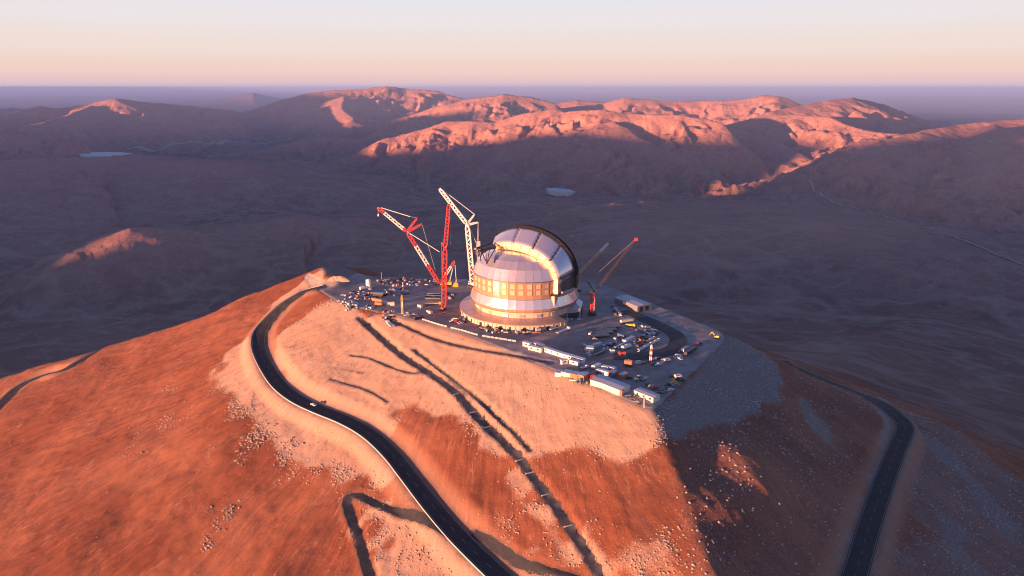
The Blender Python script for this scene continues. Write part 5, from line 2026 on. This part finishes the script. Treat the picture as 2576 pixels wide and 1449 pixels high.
def bundle_mesh(m, L, n):
    mb = MB()
    for i in range(n):
        for j in range(2):
            mb.cyl((-L / 2, (i - n / 2) * .55 + j * .27, .3 + j * .48), (L / 2, (i - n / 2) * .55 + j * .27, .3 + j * .48), .26, None, 7)
    for x in (-L / 3, L / 3):
        mb.box((x, 0, .08), (.25, n * .6, .16))
    return mb.mesh('pipe_bundle', m)


def drum_mesh(m):
    mb = MB().cyl((0, 0, 0), (0, 0, 1.7), .95, None, 12)
    mb.cyl((0, 0, .5), (0, 0, .62), 1.02, None, 12)
    mb.cyl((0, 0, 1.1), (0, 0, 1.22), 1.02, None, 12)
    return mb.mesh('drum', m)


def heap_mesh(m, seed):
    r_ = random.Random(seed)
    mb = MB()
    n = 11
    for k, (rr, z) in enumerate(((2.6, 0), (1.7, .9), (.8, 1.5))):
        for i in range(n):
            a = 2 * math.pi * i / n
            q_ = rr * (0.75 + r_.random() * .5)
            mb.v.append((q_ * math.cos(a), q_ * math.sin(a), z * (0.8 + r_.random() * .5) - (.3 if k == 0 else 0)))
    mb.v.append((0.2, 0.1, 1.9))
    for k in range(2):
        for i in range(n):
            j = (i + 1) % n
            mb.f.append((k * n + i, k * n + j, k * n + n + j, k * n + n + i))
    for i in range(n):
        mb.f.append((2 * n + i, 2 * n + (i + 1) % n, 3 * n))
    return mb.mesh('spoil_heap', m)


M_PALE = paint('weathered_white', (0.50, 0.49, 0.48), .7, 0, .35)
M_PAL = paint('pale_rubble', (0.46, 0.42, 0.39), .9, 0, .3)
KINDS = {
    'crate': ([crate_mesh(M_WOOD, (2.4, 1.8, 1.6)), crate_mesh(M_PALE, (2.6, 2.0, 1.9)), crate_mesh(M_GREY, (3.2, 2.0, 1.5)), crate_mesh(M_CRED, (2.0, 1.6, 1.4)), crate_mesh(M_DARK, (3.4, 2.4, 1.6)),
               crate_mesh(M_CBLU, (3.0, 2.2, 1.8)), crate_mesh(M_CREAM, (2.2, 1.6, 1.6)), crate_mesh(M_LAV, (4.0, 2.2, 1.2))],
              ['brown wooden', 'dull white', 'grey', 'red', 'black', 'dark blue', 'cream', 'flat pale grey']),
    'pipe_bundle': ([bundle_mesh(M_GREY, 6, 4), bundle_mesh(M_CBRN, 5, 3), bundle_mesh(M_DARK, 7, 4), bundle_mesh(M_OWHT, 5, 3)], ['grey', 'rusty', 'black', 'white']),
    'drum': ([drum_mesh(M_CBLU), drum_mesh(M_OWHT), drum_mesh(M_CORG)], ['blue', 'white', 'orange']),
    'spoil_heap': ([heap_mesh(M_PAL, 1), heap_mesh(M_VGRY, 2), heap_mesh(M_CBRN, 3)], ['pale', 'dark grey', 'brown']),
}


def scatter(poly, n, kinds, where, step=2.6):
    """spread loose stores over a yard outlined in the picture, without overlaps"""
    P3 = [P(*c(x, y), PZ) for c, x, y in poly]
    xs = [p_[0] for p_ in P3]
    ys = [p_[1] for p_ in P3]
    got = []
    tries = 0
    while len(got) < n and tries < n * 40:
        tries += 1
        x, y = rs.uniform(min(xs), max(xs)), rs.uniform(min(ys), max(ys))
        if not inside(P3, np.array([x]), np.array([y]))[0]:
            continue
        if any((x - a) ** 2 + (y - b) ** 2 < step ** 2 for a, b in got):
            continue
        got.append((x, y))
        k = rs.choice(kinds)
        ms, cols = KINDS[k]
        i = rs.randrange(len(ms))
        o = bpy.data.objects.new(k, ms[i])
        link(o)
        o.location = (x, y, float(surf(np.array([x]), np.array([y]))[0]))
        o.rotation_euler.z = rs.uniform(0, 3.1)
        s = rs.uniform(.6, 1.05)
        o.scale = (s, s, s * rs.uniform(.8, 1.2))
        nm = k.replace('_', ' ')
        tag(o, '%s %s lying %s' % (cols[i], nm, where), nm, '%s %ss %s' % (cols[i], nm, where))


scatter([(c2, 760, 270), (c2, 1150, 235), (c2, 1640, 262), (c2, 1620, 330), (c2, 1200, 350), (c2, 900, 345)], 62, ['crate', 'crate', 'spoil_heap', 'pipe_bundle', 'drum'], 'along the rear rim of the left yard')
scatter([(c2, 180, 560), (c2, 330, 540), (c2, 480, 600), (c2, 500, 670), (c2, 330, 665)], 34, ['crate', 'crate', 'drum', 'pipe_bundle'], 'in the scrap pile at the left tip of the platform', 2.0)
scatter([(c2, 240, 460), (c2, 480, 420), (c2, 700, 440), (c2, 680, 560), (c2, 500, 560), (c2, 300, 510)], 34, ['crate', 'pipe_bundle', 'pipe_bundle', 'spoil_heap'], 'between the silo and the orange containers')
scatter([(c2, 860, 400), (c2, 1200, 380), (c2, 1230, 470), (c2, 1000, 520), (c2, 850, 480)], 26, ['crate', 'pipe_bundle', 'drum', 'spoil_heap'], 'in the middle of the left yard')
scatter([(c2, 580, 640), (c2, 700, 620), (c2, 720, 680), (c2, 590, 690)], 9, ['crate', 'drum'], 'before the orange containers')
scatter([(c2, 800, 720), (c2, 930, 690), (c2, 1050, 720), (c2, 1010, 800), (c2, 830, 800)], 18, ['crate', 'drum', 'pipe_bundle'], 'near the white truck at the yard front')
scatter([(c2, 1200, 720), (c2, 1420, 810), (c2, 1390, 840), (c2, 1180, 770)], 10, ['pipe_bundle', 'crate'], 'beside the orange lattice mast')
scatter([(c2, 1750, 440), (c2, 1900, 440), (c2, 1890, 540), (c2, 1760, 540)], 12, ['crate', 'pipe_bundle'], 'between the tall red crane and the dome')
scatter([(c4, 1440, 430), (c4, 1560, 440), (c4, 1700, 500), (c4, 1690, 560), (c4, 1540, 540), (c4, 1430, 480)], 34, ['spoil_heap', 'crate', 'pipe_bundle'], 'on the inner verge of the loop road', 2.2)
scatter([(c4, 1170, 580), (c4, 1330, 560), (c4, 1560, 560), (c4, 1640, 600), (c4, 1450, 700), (c4, 1330, 620), (c4, 1200, 640)], 36, ['crate', 'crate', 'pipe_bundle', 'drum'], 'among the columns in the yard')
scatter([(c4, 1040, 650), (c4, 1190, 650), (c4, 1190, 720), (c4, 1050, 720)], 14, ['crate', 'pipe_bundle'], 'left of the pale columns')
scatter([(c4, 780, 680), (c4, 850, 670), (c4, 900, 760), (c4, 1000, 790), (c4, 900, 800)], 6, ['crate', 'drum'], 'around the lone white container')
scatter([(c4, 1130, 210), (c4, 1230, 260), (c4, 1270, 330), (c4, 1200, 320)], 10, ['spoil_heap', 'crate'], 'between the red crawler crane and the loop road')
scatter([(c1, 180, 1240), (c1, 300, 1180), (c1, 340, 1250), (c1, 280, 1300), (c1, 200, 1280)], 12, ['crate', 'drum', 'pipe_bundle'], 'left of the dome ring')
scatter([(c1, 400, 1310), (c1, 620, 1365), (c1, 1100, 1400), (c1, 1090, 1415), (c1, 640, 1400), (c1, 420, 1335)], 14, ['crate', 'drum'], 'along the foot of the dome ring', 3.5)
scatter([(c1, 1440, 1240), (c1, 1620, 1215), (c1, 1660, 1240), (c1, 1500, 1260)], 9, ['crate', 'drum'], 'before the service annex')
scatter([(c5, 380, 690), (c5, 560, 740), (c5, 680, 780), (c5, 640, 800), (c5, 400, 720)], 10, ['crate', 'pipe_bundle', 'drum'], 'on the slope edge below the front containers')
scatter([(c5, 700, 480), (c5, 780, 470), (c5, 790, 520), (c5, 720, 560)], 7, ['crate', 'drum'], 'left of the second container row')
scatter([(c7, 850, 1140), (c7, 1300, 1000), (c7, 1400, 1020), (c7, 1150, 1110), (c7, 900, 1180)], 14, ['crate', 'pipe_bundle', 'spoil_heap'], 'along the outside of the loop road')

# ------------------------------------------------------------------ loose boulders on the slopes
def boulders(name, pts, lo, hi, mat, label, seed):
    r_ = np.random.RandomState(seed)
    n = len(pts)
    base = np.array([(-1, -1, -.5), (1, -1, -.5), (1, 1, -.5), (-1, 1, -.5), (-.7, -.7, .6), (.7, -.7, .6), (.7, .7, .6), (-.7, .7, .6)])
    V = base[None] * (1 + .35 * r_.randn(n, 8, 3))
    size = lo + (hi - lo) * r_.rand(n) ** 2.6
    V = V * (size / 2)[:, None, None] * np.array([1, .85, .75])
    a = r_.rand(n) * 6.28
    ca, sa = np.cos(a)[:, None], np.sin(a)[:, None]
    X = V[..., 0] * ca - V[..., 1] * sa + pts[:, 0:1]
    Y = V[..., 0] * sa + V[..., 1] * ca + pts[:, 1:2]
    Z = V[..., 2] + surf(pts[:, 0], pts[:, 1])[:, None] + size[:, None] * .12
    co = np.stack([X, Y, Z], -1).reshape(-1, 3)
    fq = np.array([(3, 2, 1, 0), (4, 5, 6, 7), (0, 1, 5, 4), (1, 2, 6, 5), (2, 3, 7, 6), (3, 0, 4, 7)])
    F = (fq[None] + np.arange(n)[:, None, None] * 8).reshape(-1, 4)
    me = bpy.data.meshes.new(name)
    me.vertices.add(len(co))
    me.vertices.foreach_set('co', co.astype(np.float32).ravel())
    me.loops.add(F.size)
    me.polygons.add(len(F))
    me.loops.foreach_set('vertex_index', F.astype(np.int32).ravel())
    me.polygons.foreach_set('loop_start', np.arange(0, F.size, 4, dtype=np.int32))
    me.update(calc_edges=True)
    me.materials.append(mat)
    tag(link(bpy.data.objects.new(name, me)), label, None, None, 'stuff')


rn = np.random.RandomState(3)


def sample(mask, n):
    w = mask.ravel()
    c_ = np.cumsum(w)
    k = np.searchsorted(c_, rn.rand(n) * c_[-1])
    return np.stack([HX.ravel()[k] + rn.uniform(-GS, GS, n), HY.ravel()[k] + rn.uniform(-GS, GS, n)], -1)


M_BOULD = paint('pale_boulder', (0.40, 0.29, 0.225), .9, 0, .35)
M_BOULG = paint('grey_boulder', (0.40, 0.37, 0.35), .9, 0, .25)
clear = (track_a < .2) & (verge_a < .55) & (pad_a < .3) & (np.hypot(HX - KN[0], HY - KN[1]) > 55)
rim = pale_a * (1 - pale_a) * 4 * clear
below = np.roll(pale_a, 8, 0)
fringe = np.clip(rim + 0.05 * (pale_a > .5), 0, 1) * clear
lump = np.clip(fbm(HX / 16, HY / 16, 3, 71) * 1.4, 0, 1)
boulders('boulders', sample(fringe * (.25 + lump), 4800), .3, 1.25, M_BOULD, 'pale boulders strewn along the lower edge of the tipped spoil', 5)
cl = area([(600, 985), (690, 1010), (730, 1090), (800, 1130), (900, 1190), (900, 1235), (800, 1230), (690, 1190), (600, 1170), (520, 1060)], 10, 14, 81)
cl2 = area([(520, 1280), (640, 1262), (730, 1280), (700, 1330), (600, 1345), (500, 1355), (480, 1330), (540, 1310)], 4, 14, 82)
cl3 = area([(380, 1020), (450, 950), (470, 960), (440, 1060), (330, 1140), (300, 1120)], 6, 14, 83)
boulders('boulders', sample((cl + 1.6 * cl2 + .35 * cl3) * clear * lump ** 1.5, 1700), .35, 1.7, M_BOULD, 'scattered pale boulders on the orange lower left slope', 6)
boulders('boulders', sample((rock_a * .8 + .02 * (HT > 6) * (F2(HX, HY) > F1b(HX, HY))) * clear * (.3 + lump), 7500), .25, 1.3, M_BOULG, 'grey broken rock covering the shaded right slope', 7)
boulders('boulders', sample((HT > 4) * clear * (.12 + lump ** 2), 15000), .25, .95, M_BOULD, 'single stones dotted over the whole hill', 8)


# sunlit bank of tipped earth beside the knoll
a_, b_ = G(c2, 25, 312), G(c2, 368, 316)
eb, L = place('earth_bank', a_, b_, 'short pale bank of tipped earth beside the left knoll', 'bank')
mb = MB()
r_ = random.Random(5)
n_ = 16
for i in range(n_ + 1):
    x = L * i / n_
    e = min(1.0, 3.0 * min(i, n_ - i) / n_ + 0.15)
    for y, z in ((-1.2, -.8), (-.6, 1.2), (.2, 3.0), (1.4, 4.2), (3.2, 4.0), (6.0, -.8)):
        mb.v.append((x + r_.uniform(-.5, .5), y + r_.uniform(-.35, .35), (z if z < 0 else z * e) + r_.uniform(-.2, .2)))
for i in range(n_):
    for j in range(5):
        k = i * 6 + j
        mb.f.append((k, k + 1, k + 7, k + 6))
mb.build('earth_body', paint('tipped_earth', (0.44, 0.30, 0.21), .95, 0, .4, .4), eb)
# ------------------------------------------------------------------ air
def haze():
    m = bpy.data.materials.new('haze_air')
    m.use_nodes = True
    n = m.node_tree.nodes
    n.clear()
    out = n.new('ShaderNodeOutputMaterial')
    v = n.new('ShaderNodeVolumePrincipled')
    v.inputs['Color'].default_value = (0.33, 0.48, 0.86, 1)
    v.inputs['Density'].default_value = HAZE_DENSITY
    v.inputs['Anisotropy'].default_value = 0.0
    m.node_tree.links.new(v.outputs[0], out.inputs['Volume'])
    o = MB().box((0, 0, (195 - 1200) / 2.0), (620000, 620000, 1395)).build('haze', m)
    tag(o, 'thin blue dusk haze over the desert', None, None, 'stuff')


HAZE_DENSITY = 2.6e-5
haze()
